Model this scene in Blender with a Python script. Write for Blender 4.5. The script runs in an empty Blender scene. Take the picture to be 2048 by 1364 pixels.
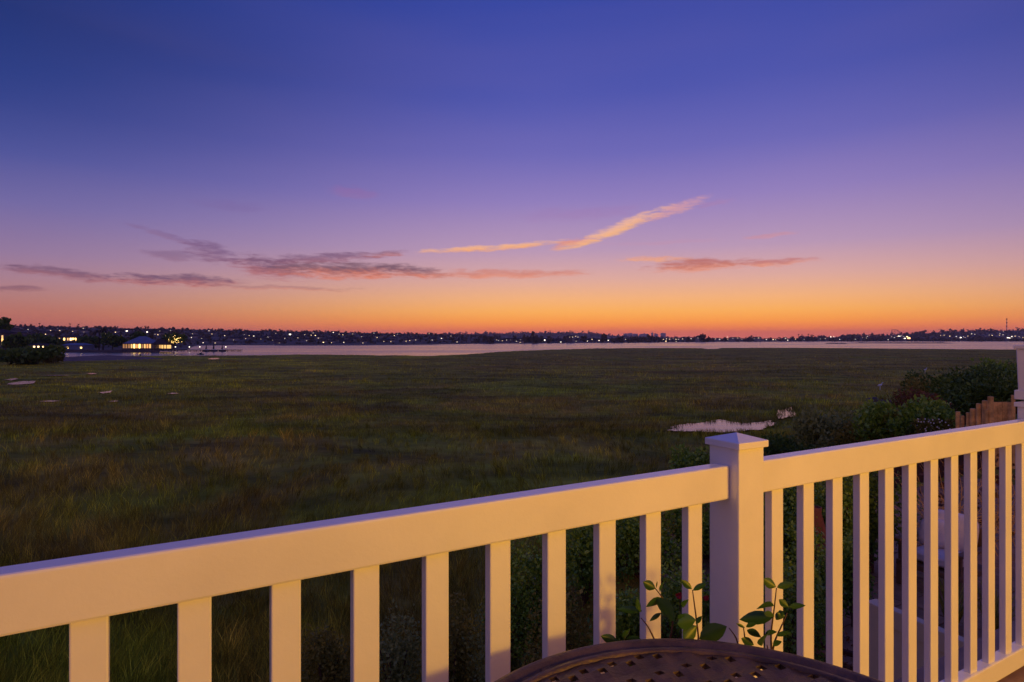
import bpy, bmesh, math, random
import numpy as np
from mathutils import Vector, Matrix, noise as mnoise

random.seed(7)
RNG = np.random.default_rng(7)
scene = bpy.context.scene
C = scene.collection
R = math.radians
F = 1200.0                    # focal length in photo pixels (2048 wide)
CX, HY = 1024.0, 677.0        # principal column, horizon row
CAMZ = 1.375                  # eye height above the deck

# ------------------------------------------------------------------ camera
cam_d = bpy.data.cameras.new('camera')
cam_d.sensor_width = 36.0
cam_d.lens = F / 2048.0 * 36.0
cam_d.shift_y = -(682.0 - HY) / 2048.0
cam_d.clip_start = 0.02
cam_d.clip_end = 40000.0
cam = bpy.data.objects.new('camera', cam_d)
C.objects.link(cam)
cam.location = (0, 0, CAMZ)
cam.rotation_euler = (R(90), 0, 0)
scene.camera = cam

# ------------------------------------------------------------------ exposure
vs = scene.view_settings
vs.view_transform = 'Standard'
vs.look = 'None'
vs.exposure = 0.0
vs.gamma = 1.0
vs.use_curve_mapping = False
scene.cycles.max_bounces = 6
scene.cycles.volume_bounces = 1
scene.cycles.transparent_max_bounces = 8


def s2l(c):
    c = c / 255.0
    return c / 12.92 if c <= 0.04045 else ((c + 0.055) / 1.055) ** 2.4


def rgb(r, g, b):
    return (s2l(r), s2l(g), s2l(b), 1.0)


class NT:
    """small helper that writes node maths"""
    def __init__(self, tree):
        self.t = tree
        self.n = tree.nodes
        self.l = tree.links

    def new(self, typ, **kw):
        nd = self.n.new(typ)
        for k, v in kw.items():
            setattr(nd, k, v)
        return nd

    def put(self, sock, v):
        if hasattr(v, 'is_output') or isinstance(v, bpy.types.NodeSocket):
            self.l.new(v, sock)
        else:
            sock.default_value = v

    def m(self, op, a, b=None, c=None, clamp=False):
        nd = self.new('ShaderNodeMath', operation=op)
        nd.use_clamp = clamp
        self.put(nd.inputs[0], a)
        if b is not None:
            self.put(nd.inputs[1], b)
        if c is not None:
            self.put(nd.inputs[2], c)
        return nd.outputs[0]

    def smooth(self, v, lo, hi, t0=0.0, t1=1.0):
        nd = self.new('ShaderNodeMapRange', interpolation_type='SMOOTHSTEP')
        self.put(nd.inputs['Value'], v)
        nd.inputs['From Min'].default_value = lo
        nd.inputs['From Max'].default_value = hi
        nd.inputs['To Min'].default_value = t0
        nd.inputs['To Max'].default_value = t1
        return nd.outputs[0]

    def mix(self, f, a, b, blend='MIX'):
        nd = self.new('ShaderNodeMix', data_type='RGBA', blend_type=blend)
        self.put(nd.inputs[0], f)
        self.put(nd.inputs[6], a)
        self.put(nd.inputs[7], b)
        return nd.outputs[2]

    def ramp(self, fac, stops, interp='LINEAR'):
        nd = self.new('ShaderNodeValToRGB')
        cr = nd.color_ramp
        cr.interpolation = interp
        while len(cr.elements) > 1:
            cr.elements.remove(cr.elements[-1])
        cr.elements[0].position = stops[0][0]
        cr.elements[0].color = stops[0][1]
        for p, c in stops[1:]:
            e = cr.elements.new(p)
            e.color = c
        self.put(nd.inputs[0], fac)
        return nd.outputs[0]

    def noise(self, vec, scale, detail=3.0, rough=0.55, dist=0.0):
        nd = self.new('ShaderNodeTexNoise')
        if vec is not None:
            self.l.new(vec, nd.inputs['Vector'])
        nd.inputs['Scale'].default_value = scale
        nd.inputs['Detail'].default_value = detail
        nd.inputs['Roughness'].default_value = rough
        nd.inputs['Distortion'].default_value = dist
        return nd.outputs['Fac']

    def xyz(self, x, y, z):
        nd = self.new('ShaderNodeCombineXYZ')
        self.put(nd.inputs[0], x)
        self.put(nd.inputs[1], y)
        self.put(nd.inputs[2], z)
        return nd.outputs[0]


def pix_dir(px, py):
    hyp = math.hypot(F, px - CX)
    return math.degrees(math.atan2(px - CX, F)), math.degrees(math.atan2(HY - py, hyp))


# ------------------------------------------------------------------ sky
world = bpy.data.worlds.new('World')
scene.world = world
world.use_nodes = True
wt = world.node_tree
wt.nodes.clear()
W = NT(wt)
tc = W.new('ShaderNodeTexCoord')
sep = W.new('ShaderNodeSeparateXYZ')
wt.links.new(tc.outputs['Generated'], sep.inputs[0])
el = W.m('MULTIPLY', W.m('ARCSINE', sep.outputs[2]), 57.29578)
az = W.m('MULTIPLY', W.m('ARCTAN2', sep.outputs[0], sep.outputs[1]), 57.29578)
SUN_AZ = 13.0
diff = W.m('ABSOLUTE', W.m('SUBTRACT', az, SUN_AZ))
diff = W.m('MINIMUM', diff, W.m('SUBTRACT', 360.0, diff))
elf = W.m('DIVIDE', el, 60.0, clamp=True)


def stops(lst):
    return [(e / 60.0, rgb(*c)) for e, c in lst]


sky_sun = W.ramp(elf, stops([(0, (272, 134, 92)), (0.45, (278, 132, 74)), (0.95, (282, 148, 58)), (1.7, (280, 174, 62)), (2.5, (272, 188, 86)),
                             (3.7, (258, 188, 124)), (5.6, (230, 176, 162)), (8.3, (190, 156, 186)), (12.8, (148, 129, 191)),
                             (17, (110, 106, 184)), (22, (79, 87, 174)), (29, (57, 73, 163)), (45, (58, 74, 164)), (60, (62, 74, 164))]))
sky_side = W.ramp(elf, stops([(0, (206, 112, 92)), (0.9, (206, 114, 92)), (2.0, (196, 120, 104)), (3.2, (184, 128, 126)), (4.4, (172, 130, 146)),
                              (6.4, (148, 122, 160)), (10, (112, 105, 164)), (13.5, (76, 84, 154)), (17, (48, 66, 138)),
                              (23, (26, 50, 116)), (32, (34, 56, 130)), (60, (62, 74, 164))]))
sky_back = W.ramp(elf, stops([(0, (134, 106, 122)), (6, (178, 134, 146)), (12, (162, 128, 158)), (20, (116, 106, 160)), (35, (74, 82, 158)), (60, (62, 74, 164))]))
f1 = W.smooth(diff, 8.0, 59.0)
f2 = W.smooth(diff, 60.0, 150.0)
col = W.mix(f1, sky_sun, sky_side)
col = W.mix(f2, col, sky_back)
# faint unevenness of the air
streak = W.noise(W.xyz(W.m('MULTIPLY', az, 0.03), W.m('MULTIPLY', el, 0.18), 3.0), 1.0, 2.0, 0.5)
col = W.mix(W.smooth(streak, 0.3, 0.8, 0.0, 0.025), col, rgb(214, 160, 170))

wisp = W.noise(W.xyz(W.m('MULTIPLY', az, 0.42), W.m('MULTIPLY', el, 2.3), 0.0), 1.0, 5.0, 0.62, 0.4)
fine = W.noise(W.xyz(W.m('MULTIPLY', az, 1.1), W.m('MULTIPLY', el, 5.0), 7.0), 1.0, 4.0, 0.65, 0.3)
warp = W.m('MULTIPLY', W.m('SUBTRACT', W.noise(W.xyz(W.m('MULTIPLY', az, 0.35), W.m('MULTIPLY', el, 0.5), 4.0), 1.0, 3.0), 0.5), 0.7)
cvec = W.xyz(az, W.m('ADD', el, warp), 0.0)
cnz = W.m('ADD', W.m('MULTIPLY', W.m('SUBTRACT', wisp, 0.5), 3.2), W.m('MULTIPLY', W.m('SUBTRACT', fine, 0.5), 1.9))
fnz = W.m('MULTIPLY', W.m('SUBTRACT', fine, 0.5), 1.6)


def cloud(px, py, half_l, half_w, tilt, top, low, alpha, rag=1.0):
    """a cloud bank in sky directions: centre, half sizes, tilt"""
    global col
    a0, e0 = pix_dir(px, py)
    L = half_l / F * 57.3 * math.cos(R(a0)) ** 2
    Wd = half_w * 1.12 / F * 57.3 * math.cos(R(a0))
    rag *= 0.88
    mp = W.new('ShaderNodeMapping', vector_type='TEXTURE')
    wt.links.new(cvec, mp.inputs['Vector'])
    mp.inputs['Location'].default_value = (a0, e0, 0)
    mp.inputs['Rotation'].default_value = (0, 0, R(tilt))
    mp.inputs['Scale'].default_value = (L, Wd, 1)
    dt = W.new('ShaderNodeVectorMath', operation='DOT_PRODUCT')
    wt.links.new(mp.outputs[0], dt.inputs[0])
    wt.links.new(mp.outputs[0], dt.inputs[1])
    r2 = dt.outputs['Value']
    dens = W.smooth(W.m('SUBTRACT', W.m('MULTIPLY_ADD', cnz, rag, 1.0), r2), -0.15, 1.15)
    dens = W.m('MULTIPLY', dens, W.smooth(r2, 0.6, 2.4, alpha, 0.0))
    sp_ = W.new('ShaderNodeSeparateXYZ')
    wt.links.new(mp.outputs[0], sp_.inputs[0])
    cc = W.mix(W.smooth(W.m('ADD', sp_.outputs[1], fnz), -0.9, 0.5), rgb(*low), rgb(*top))
    col = W.mix(dens, col, cc)


DK = (124, 90, 106)
cloud(120, 545, 125, 12, -3, (118, 84, 110), (158, 96, 104), 0.75)
cloud(345, 561, 150, 13, 1, (112, 80, 108), (192, 110, 104), 0.85)
cloud(40, 577, 60, 6, 0, (128, 86, 104), (150, 92, 98), 0.6)
cloud(540, 536, 95, 22, -7, (122, 84, 112), (182, 106, 108), 0.85)
cloud(700, 540, 190, 17, 1, DK, (228, 128, 96), 0.95, 0.8)
cloud(830, 545, 80, 12, -4, DK, (226, 128, 100), 0.75)
cloud(660, 516, 130, 11, 5, (120, 86, 118), (160, 100, 116), 0.75)
cloud(770, 507, 60, 6, 4, (140, 94, 112), (196, 118, 112), 0.7)
cloud(420, 502, 60, 20, -14, (122, 90, 128), (140, 98, 124), 0.75)
cloud(330, 470, 90, 7, -14, (128, 96, 138), (140, 100, 132), 0.45)
cloud(350, 510, 80, 9, -3, (124, 92, 126), (140, 98, 124), 0.5)
cloud(560, 576, 190, 5, 0, (150, 98, 104), (214, 126, 104), 0.4)
cloud(1010, 548, 190, 9, 0.5, (212, 130, 112), (236, 142, 108), 0.75, 0.8)
cloud(985, 495, 165, 6.5, 4.0, (246, 182, 140), (252, 172, 104), 0.95, 0.75)
cloud(1150, 488, 55, 10, 10, (232, 150, 128), (250, 182, 120), 0.85, 0.7)
cloud(1245, 453, 115, 11, 20, (246, 186, 152), (254, 186, 116), 0.9, 0.9)
cloud(1345, 420, 80, 10, 16, (222, 160, 164), (232, 164, 150), 0.65, 1.0)
cloud(1430, 406, 50, 5, 6, (170, 128, 178), (180, 130, 172), 0.4)
cloud(1310, 519, 80, 7, -2, (238, 164, 134), (250, 172, 116), 0.75)
cloud(1405, 530, 120, 13, 1, (190, 112, 104), (238, 146, 108), 0.9, 0.75)
cloud(1545, 526, 100, 7, 2, (196, 116, 110), (238, 148, 112), 0.75, 0.8)
cloud(1540, 472, 60, 5, 3, (206, 146, 160), (214, 150, 160), 0.6)
cloud(1330, 484, 130, 4, 0, (196, 146, 174), (206, 150, 170), 0.35)
cloud(710, 384, 60, 12, -3, (146, 106, 166), (156, 112, 164), 0.5)
cloud(1160, 428, 150, 14, 2, (160, 122, 178), (166, 126, 178), 0.35)
cloud(460, 410, 90, 10, 0, (122, 98, 158), (126, 102, 158), 0.3)

bg = W.new('ShaderNodeBackground')
wt.links.new(col, bg.inputs['Color'])
bg.inputs['Strength'].default_value = 1.0
wo = W.new('ShaderNodeOutputWorld')
wt.links.new(bg.outputs[0], wo.inputs['Surface'])
world.cycles.sampling_method = 'MANUAL'
world.cycles.sample_map_resolution = 512

# ------------------------------------------------------------------ helpers
MATS = {}


def principled(name):
    m = bpy.data.materials.new(name)
    m.use_nodes = True
    t = NT(m.node_tree)
    b = m.node_tree.nodes['Principled BSDF']
    MATS[name] = m
    return m, t, b


def mat_plain(name, c, rough=0.6, var=0.12, scale=6.0, spec=0.4, bump=0.0, metal=0.0, bscale=40.0):
    m, t, b = principled(name)
    geo = t.new('ShaderNodeTexCoord')
    nz = t.noise(geo.outputs['Object'], scale, 5.0, 0.6)
    dark = tuple(v * (1 - var * 1.6) for v in c) + (1,)
    lite = tuple(min(1, v * (1 + var)) for v in c) + (1,)
    t.put(b.inputs['Base Color'], t.mix(t.smooth(nz, 0.25, 0.75), dark, lite))
    t.put(b.inputs['Roughness'], t.smooth(nz, 0.2, 0.8, max(0.05, rough - 0.08), min(1, rough + 0.08)))
    b.inputs['Specular IOR Level'].default_value = spec
    b.inputs['Metallic'].default_value = metal
    if bump > 0:
        bp = t.new('ShaderNodeBump')
        bp.inputs['Strength'].default_value = bump
        bp.inputs['Distance'].default_value = 0.004
        t.put(bp.inputs['Height'], t.noise(geo.outputs['Object'], bscale, 5.0, 0.6))
        t.put(b.inputs['Normal'], bp.outputs[0])
    return m


def mat_emit(name, c, strength):
    m, t, b = principled(name)
    b.inputs['Base Color'].default_value = (0.6, 0.5, 0.4, 1)
    b.inputs['Emission Color'].default_value = (*c, 1)
    b.inputs['Emission Strength'].default_value = strength
    m.cycles.emission_sampling = 'NONE'
    return m


def mat_leaf(name, ca, cb, cc, rough=0.45, trans=0.25, spec=0.35):
    """foliage: each leaf keeps its own tint through a vertex colour"""
    m, t, b = principled(name)
    at = t.new('ShaderNodeAttribute')
    at.attribute_name = 'tint'
    c = t.ramp(at.outputs['Fac'], [(0.0, (*ca, 1)), (0.5, (*cb, 1)), (1.0, (*cc, 1))])
    t.put(b.inputs['Base Color'], c)
    b.inputs['Roughness'].default_value = rough
    b.inputs['Specular IOR Level'].default_value = spec
    tr = t.new('ShaderNodeBsdfTranslucent')
    t.put(tr.inputs['Color'], c)
    mx = t.new('ShaderNodeMixShader')
    mx.inputs[0].default_value = trans
    out = m.node_tree.nodes['Material Output']
    t.l.new(b.outputs[0], mx.inputs[1])
    t.l.new(tr.outputs[0], mx.inputs[2])
    t.l.new(mx.outputs[0], out.inputs['Surface'])
    return m


class MB:
    def __init__(self):
        self.v = []
        self.f = []

    def add(self, vs, fs):
        o = len(self.v)
        self.v += [tuple(p) for p in vs]
        self.f += [tuple(i + o for i in q) for q in fs]
        return self

    def box(self, c, s, rz=0.0, taper=1.0):
        hx, hy, hz = s[0] / 2, s[1] / 2, s[2] / 2
        cs, sn = math.cos(rz), math.sin(rz)
        out = []
        for z, k in ((-hz, 1.0), (hz, taper)):
            for x, y in ((-hx, -hy), (hx, -hy), (hx, hy), (-hx, hy)):
                x2, y2 = x * k, y * k
                out.append((c[0] + x2 * cs - y2 * sn, c[1] + x2 * sn + y2 * cs, c[2] + z))
        return self.add(out, [(3, 2, 1, 0), (4, 5, 6, 7), (0, 1, 5, 4), (1, 2, 6, 5), (2, 3, 7, 6), (3, 0, 4, 7)])

    def tube(self, pts, rads, n=8, caps=True):
        pts = [Vector(p) for p in pts]
        rings = []
        for i, p in enumerate(pts):
            d = (pts[min(i + 1, len(pts) - 1)] - pts[max(i - 1, 0)])
            if d.length < 1e-9:
                d = Vector((0, 0, 1))
            d.normalize()
            u = d.orthogonal().normalized() if i == 0 else (u - d * u.dot(d)).normalized()
            w = d.cross(u)
            r = rads[i] if hasattr(rads, '__len__') else rads
            rings.append([p + u * r * math.cos(2 * math.pi * k / n) + w * r * math.sin(2 * math.pi * k / n) for k in range(n)])
        vs = [q for rg in rings for q in rg]
        fs = []
        for i in range(len(rings) - 1):
            for k in range(n):
                fs.append((i * n + k, i * n + (k + 1) % n, (i + 1) * n + (k + 1) % n, (i + 1) * n + k))
        if caps:
            fs.append(tuple(range(n))[::-1])
            fs.append(tuple((len(rings) - 1) * n + k for k in range(n)))
        return self.add(vs, fs)

    def lathe(self, prof, n=32, c=(0, 0, 0), sx=1, sy=1):
        vs = []
        for r, z in prof:
            for k in range(n):
                t = 2 * math.pi * k / n
                vs.append((c[0] + r * math.cos(t) * sx, c[1] + r * math.sin(t) * sy, c[2] + z))
        fs = []
        for i in range(len(prof) - 1):
            for k in range(n):
                fs.append((i * n + k, i * n + (k + 1) % n, (i + 1) * n + (k + 1) % n, (i + 1) * n + k))
        return self.add(vs, fs)

    def build(self, name, mat, parent=None, smooth=False, bevel=0.0, loc=None):
        me = bpy.data.meshes.new(name)
        me.from_pydata(self.v, [], self.f)
        me.update()
        return link(name, me, mat, parent, smooth, bevel, loc)


def link(name, me, mat, parent=None, smooth=False, bevel=0.0, loc=None):
    if mat is not None and not me.materials:
        me.materials.append(MATS[mat] if isinstance(mat, str) else mat)
    if smooth:
        me.polygons.foreach_set('use_smooth', [True] * len(me.polygons))
    o = bpy.data.objects.new(name, me)
    C.objects.link(o)
    if parent is not None:
        o.parent = parent
    if loc is not None:
        o.location = loc
    if bevel > 0:
        md = o.modifiers.new('bevel', 'BEVEL')
        md.width = bevel
        md.segments = 2
        md.limit_method = 'ANGLE'
    return o


def thing(name, loc, label, cat, group=None, rz=0.0):
    o = bpy.data.objects.new(name, None)
    o.empty_display_size = 0.1
    C.objects.link(o)
    o.location = loc
    o.rotation_euler = (0, 0, rz)
    tag(o, label, cat, group)
    return o


def tag(o, label=None, cat=None, group=None, kind=None):
    if label:
        o['label'] = label
    if cat:
        o['category'] = cat
    if group:
        o['group'] = group
    if kind:
        o['kind'] = kind
    return o


def mesh_np(name, verts, faces, tint=None):
    """verts (n,3), faces (m,k) with one k; tint per face"""
    me = bpy.data.meshes.new(name)
    n, m, k = len(verts), len(faces), faces.shape[1]
    me.vertices.add(n)
    me.vertices.foreach_set('co', np.asarray(verts, dtype=np.float32).ravel())
    me.loops.add(m * k)
    me.loops.foreach_set('vertex_index', faces.astype(np.int32).ravel())
    me.polygons.add(m)
    me.polygons.foreach_set('loop_start', np.arange(0, m * k, k, dtype=np.int32))
    if tint is not None:
        at = me.attributes.new('tint', 'FLOAT', 'FACE')
        at.data.foreach_set('value', np.asarray(tint, dtype=np.float32))
    me.update(calc_edges=True)
    return me


def rot_frames(n, up_bias=0.0):
    """random leaf frames: direction d and side s"""
    d = RNG.normal(size=(n, 3))
    d[:, 2] += up_bias
    d /= np.linalg.norm(d, axis=1)[:, None]
    q = RNG.normal(size=(n, 3))
    s = np.cross(d, q)
    s /= np.linalg.norm(s, axis=1)[:, None] + 1e-9
    return d, s


def leaf_faces(pts, size, up_bias=0.3, slim=0.42, jitter=0.35):
    """one folded lozenge leaf per point"""
    n = len(pts)
    d, s = rot_frames(n, up_bias)
    ln = size * (1 + jitter * RNG.normal(size=n))[:, None]
    ln = np.abs(ln) + size * 0.2
    v = np.empty((n, 4, 3))
    v[:, 0] = pts
    v[:, 1] = pts + d * ln * 0.5 + s * ln * slim
    v[:, 2] = pts + d * ln
    v[:, 3] = pts + d * ln * 0.5 - s * ln * slim
    f = np.arange(n * 4).reshape(n, 4)
    return v.reshape(-1, 3), f


# ------------------------------------------------------------------ places
Z0 = 1.6
P0 = np.array([0.378 * Z0, Z0])          # front left foot of the railing post
DV = np.array([0.871, 0.4915])
DV = DV / np.linalg.norm(DV)             # along the railing
NV = np.array([-DV[1], DV[0]])           # outward, towards the marsh
RAIL_RZ = math.atan2(DV[1], DV[0])
ZM = CAMZ - 7.0                          # marsh level
ZW = ZM - 0.40                           # water level


def ad(a, d, z=0.0):
    p = P0 + DV * a + NV * d
    return (float(p[0]), float(p[1]), z)


def to_ad(x, y):
    rx, ry = x - P0[0], y - P0[1]
    return rx * DV[0] + ry * DV[1], rx * NV[0] + ry * NV[1]


def at(px, py, y):
    return ((px - CX) / F * y, y, CAMZ - (py - HY) / F * y)


def on_z(px, py, z):
    y = (CAMZ - z) * F / (py - HY)
    return at(px, py, y)


def sstep(x, a, b):
    t = np.clip((x - a) / (b - a), 0, 1)
    return t * t * (3 - 2 * t)


EDGE_PX = [-4000, -600, 0, 90, 118, 250, 470, 640, 760, 860, 905, 950, 1000, 1100, 1200, 1320, 1408, 1412, 1432, 1440, 1600, 1800, 2030, 2300, 5000]
EDGE_PY = [712, 713, 713, 713, 712.5, 710.5, 709.5, 708, 709.5, 711, 708.5, 706.5, 702.5, 698.5, 696, 695.3, 695.8, 697.3, 697, 695, 695, 696.5, 698.5, 699, 699]


def edge_y(r):
    px = r * F + CX
    return -(ZM - CAMZ) * F / (np.interp(px, EDGE_PX, EDGE_PY) - HY)


# ponds: pixel outlines on the marsh
PONDS = [
    ('pond', [(1338, 860), (1352, 851), (1376, 847), (1410, 845), (1440, 838), (1462, 844), (1490, 846), (1515, 845), (1535, 841), (1549, 843), (1545, 852), (1520, 859), (1485, 862), (1440, 865), (1400, 863), (1365, 863)],
     'pink pond reflecting the sunset among dark reeds'),
    ('pond', [(1553, 832), (1556, 820), (1570, 819), (1583, 813), (1588, 822), (1592, 832), (1572, 835), (1558, 838)],
     'small pink pool just beyond the larger reedy pond'),
    ('pool', [(20, 766), (48, 762), (72, 762), (66, 767), (40, 769), (12, 769)], 'longest pale tide pool at the left edge of the marsh'),
    ('pool', [(8, 759), (32, 756), (37, 758), (22, 761)], 'narrow pale tide pool behind the longest one'),
    ('pool', [(196, 785), (212, 783), (225, 781), (221, 785), (206, 787)], 'bright tapered tide pool alone in the yellow grass'),
    ('pool', [(414, 718), (424, 716), (438, 716), (439, 718), (426, 719)], 'pale tide pool close to the bay shore'),
    ('pool', [(172, 747), (184, 746), (194, 747), (184, 748.5)], 'faint pale tide pool in the middle of the yellow grass'),
    ('pool', [(78, 803), (98, 801), (122, 801.5), (104, 803.5)], 'long faint tide pool at the edge of the dark grass'),
    ('pool', [(218, 803), (228, 801), (238, 802), (230, 803.5)], 'tiny pale tide pool below the bright tapered pool'),
    ('pool', [(80, 751), (110, 749.5), (140, 750.5), (112, 751.7)], 'thin streak of pale water across the yellow grass'),
    ('pool', [(332, 787), (346, 785.5), (360, 786.5), (348, 788)], 'small faint pool beside the brown bare patch'),
]
POND_XY = [np.array([on_z(p[0], p[1], ZM)[:2] for p in pts]) for _, pts, _ in PONDS]


def in_poly(x, y, poly, grow=0.0):
    x = np.asarray(x)
    y = np.asarray(y)
    c = poly.mean(axis=0)
    pl = c + (poly - c) * (1 + grow)
    ins = np.zeros(x.shape, bool)
    j = len(pl) - 1
    for i in range(len(pl)):
        xi, yi = pl[i]
        xj, yj = pl[j]
        cond = ((yi > y) != (yj > y)) & (x < (xj - xi) * (y - yi) / (yj - yi + 1e-12) + xi)
        ins ^= cond
        j = i
    return ins


def vnoise(x, y, s, seed=0.0):
    """cheap smooth value noise for arrays"""
    x = np.asarray(x, float) * s + seed * 17.3
    y = np.asarray(y, float) * s + seed * 9.1
    xi, yi = np.floor(x), np.floor(y)
    fx, fy = x - xi, y - yi
    fx = fx * fx * (3 - 2 * fx)
    fy = fy * fy * (3 - 2 * fy)

    def h(a, b):
        v = np.sin(a * 127.1 + b * 311.7 + seed * 3.7) * 43758.5453
        return v - np.floor(v)
    return (h(xi, yi) * (1 - fx) + h(xi + 1, yi) * fx) * (1 - fy) + (h(xi, yi + 1) * (1 - fx) + h(xi + 1, yi + 1) * fx) * fy


def ground(x, y):
    """terrain height of the near land (marsh and the bank below the houses)"""
    x = np.asarray(x, float)
    y = np.asarray(y, float)
    a, d = to_ad(x, y)
    foot = np.interp(a, [-60, -10, 3, 12, 25, 41, 140, 600], [5, 7, 9.5, 15, 22, 25, 52, 200])
    top = np.interp(a, [-20, -2, 1.5, 4, 30, 120], [-3.6, -3.0, -2.5, -1.85, -1.8, -1.6])
    flat = np.interp(a, [2.5, 4.5, 14, 18, 40, 140], [0.8, 6.0, 6.5, 7.5, 9, 25])
    s = sstep(d, flat, foot)
    z = top + (ZM - top) * s
    bump = (vnoise(x, y, 0.35, 1) - 1.0) * 0.12 + (vnoise(x, y, 0.06, 2) - 1.0) * 0.12
    on_patio = (a > 4.0) & (d < 6.2)
    z = z + bump * np.where(on_patio, 0.05, 1.0) * np.where(d > 0, 1, 0.3)
    pm = np.zeros(x.shape, bool)
    for pl in POND_XY:
        pm |= in_poly(x, y, pl, 0.45)
    z = np.where(pm, np.minimum(z, ZM - 0.03), z)
    e = edge_y(np.divide(x, np.maximum(y, 1.0)))
    fall = sstep(y - e, -4.0, 14.0)
    return z - fall * 2.5


def ray_ground(px, py, ymin=3.0, ymax=400.0):
    for y in np.geomspace(ymin, ymax, 900):
        p = at(px, py, y)
        if p[2] <= float(ground(p[0], p[1])):
            return p
    return at(px, py, ymax)


# ------------------------------------------------------------------ materials
def mat_marsh(name, blades):
    m, t, b = principled(name)
    g = t.new('ShaderNodeNewGeometry')
    pos = g.outputs['Position']
    sp = t.new('ShaderNodeSeparateXYZ')
    t.l.new(pos, sp.inputs[0])
    big = t.noise(pos, 0.016, 4.0, 0.6, 0.6)
    mid = t.noise(pos, 0.075, 5.0, 0.65, 0.8)
    sm = t.noise(pos, 0.55, 4.0, 0.6)
    # cordgrass olive, pickleweed red-brown, yellow-green flats towards the left bay
    c = t.mix(t.smooth(mid, 0.38, 0.62), (0.370, 0.250, 0.032, 1), (0.310, 0.300, 0.022, 1))
    c = t.mix(t.smooth(big, 0.45, 0.62), c, (0.260, 0.285, 0.020, 1))
    c = t.mix(t.smooth(t.noise(pos, 0.05, 5.0, 0.7, 1.2), 0.54, 0.68, 0.0, 0.75), c, (0.150, 0.120, 0.030, 1))
    lf = t.m('SUBTRACT', t.m('MULTIPLY', sp.outputs[1], 0.12), sp.outputs[0])
    yel = t.m('MULTIPLY', t.smooth(lf, 20.0, 70.0), t.smooth(sp.outputs[1], 62.0, 92.0))
    yel = t.m('MULTIPLY', yel, t.smooth(t.noise(pos, 0.04, 5.0, 0.65, 1.0), 0.36, 0.58))
    c = t.mix(t.m('MULTIPLY', yel, 0.85), c, (0.50, 0.42, 0.018, 1))
    red = t.m('MULTIPLY', t.smooth(sp.outputs[1], 70.0, 160.0), t.smooth(big, 0.35, 0.6))
    c = t.mix(t.m('MULTIPLY', t.m('MULTIPLY', red, 0.55), t.m('SUBTRACT', 1.0, yel)), c, (0.380, 0.235, 0.036, 1))
    # tidal channels and denser stands: long uneven bands
    mpb = t.new('ShaderNodeMapping')
    mpb.inputs['Scale'].default_value = (0.45, 1.0, 1.0)
    mpb.inputs['Rotation'].default_value = (0, 0, 0.22)
    t.l.new(pos, mpb.inputs['Vector'])
    band = t.noise(mpb.outputs[0], 0.085, 6.0, 0.68, 1.4)
    kb = t.smooth(band, 0.34, 0.66, 0.58, 1.35)
    c = t.mix(1.0, c, t.xyz(kb, kb, kb), 'MULTIPLY')
    if blades:
        at_ = t.new('ShaderNodeAttribute')
        at_.attribute_name = 'tint'
        k = t.m('MULTIPLY_ADD', t.m('POWER', at_.outputs['Fac'], 2.6), 2.6, 0.55)
        c = t.mix(1.0, c, t.xyz(k, k, t.m('MULTIPLY', k, 0.9)), 'MULTIPLY')
    else:
        k = t.smooth(sm, 0.2, 0.8, 0.6, 1.25)
        c = t.mix(1.0, c, t.xyz(k, k, k), 'MULTIPLY')
        bp = t.new('ShaderNodeBump')
        bp.inputs['Strength'].default_value = 0.8
        bp.inputs['Distance'].default_value = 0.3
        t.put(bp.inputs['Height'], t.noise(pos, 1.4, 6.0, 0.7))
        t.put(b.inputs['Normal'], bp.outputs[0])
    t.put(b.inputs['Base Color'], c)
    b.inputs['Roughness'].default_value = 0.85
    b.inputs['Specular IOR Level'].default_value = 0.12
    if blades:
        tr = t.new('ShaderNodeBsdfTranslucent')
        t.put(tr.inputs['Color'], c)
        mx = t.new('ShaderNodeMixShader')
        mx.inputs[0].default_value = 0.5
        t.l.new(b.outputs[0], mx.inputs[1])
        t.l.new(tr.outputs[0], mx.inputs[2])
        t.l.new(mx.outputs[0], m.node_tree.nodes['Material Output'].inputs['Surface'])
    return m


mat_marsh('marsh_soil', False)
mat_marsh('marsh_blades', True)


def mat_water(name, rough, bump, scale, tint=(0.012, 0.012, 0.018), ior=1.45):
    m, t, b = principled(name)
    g = t.new('ShaderNodeNewGeometry')
    b.inputs['Base Color'].default_value = (*tint, 1)
    b.inputs['IOR'].default_value = ior
    b.inputs['Specular IOR Level'].default_value = 0.5
    mp = t.new('ShaderNodeMapping')
    mp.inputs['Scale'].default_value = (0.35, 1.0, 1.0)
    t.l.new(g.outputs['Position'], mp.inputs['Vector'])
    lanes = t.noise(mp.outputs[0], 0.02, 4.0, 0.6, 0.5)
    t.put(b.inputs['Roughness'], t.smooth(lanes, 0.3, 0.7, rough * 0.8, rough * 1.2))
    bp = t.new('ShaderNodeBump')
    bp.inputs['Strength'].default_value = bump
    bp.inputs['Distance'].default_value = 0.25
    t.put(bp.inputs['Height'], t.noise(mp.outputs[0], scale, 4.0, 0.6))
    t.put(b.inputs['Normal'], bp.outputs[0])
    return m


mat_water('bay_water', 0.22, 0.12, 0.35, ior=2.3)
mat_water('pond_water', 0.05, 0.05, 2.0)
mat_water('pool_water', 0.12, 0.05, 2.0)

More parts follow.
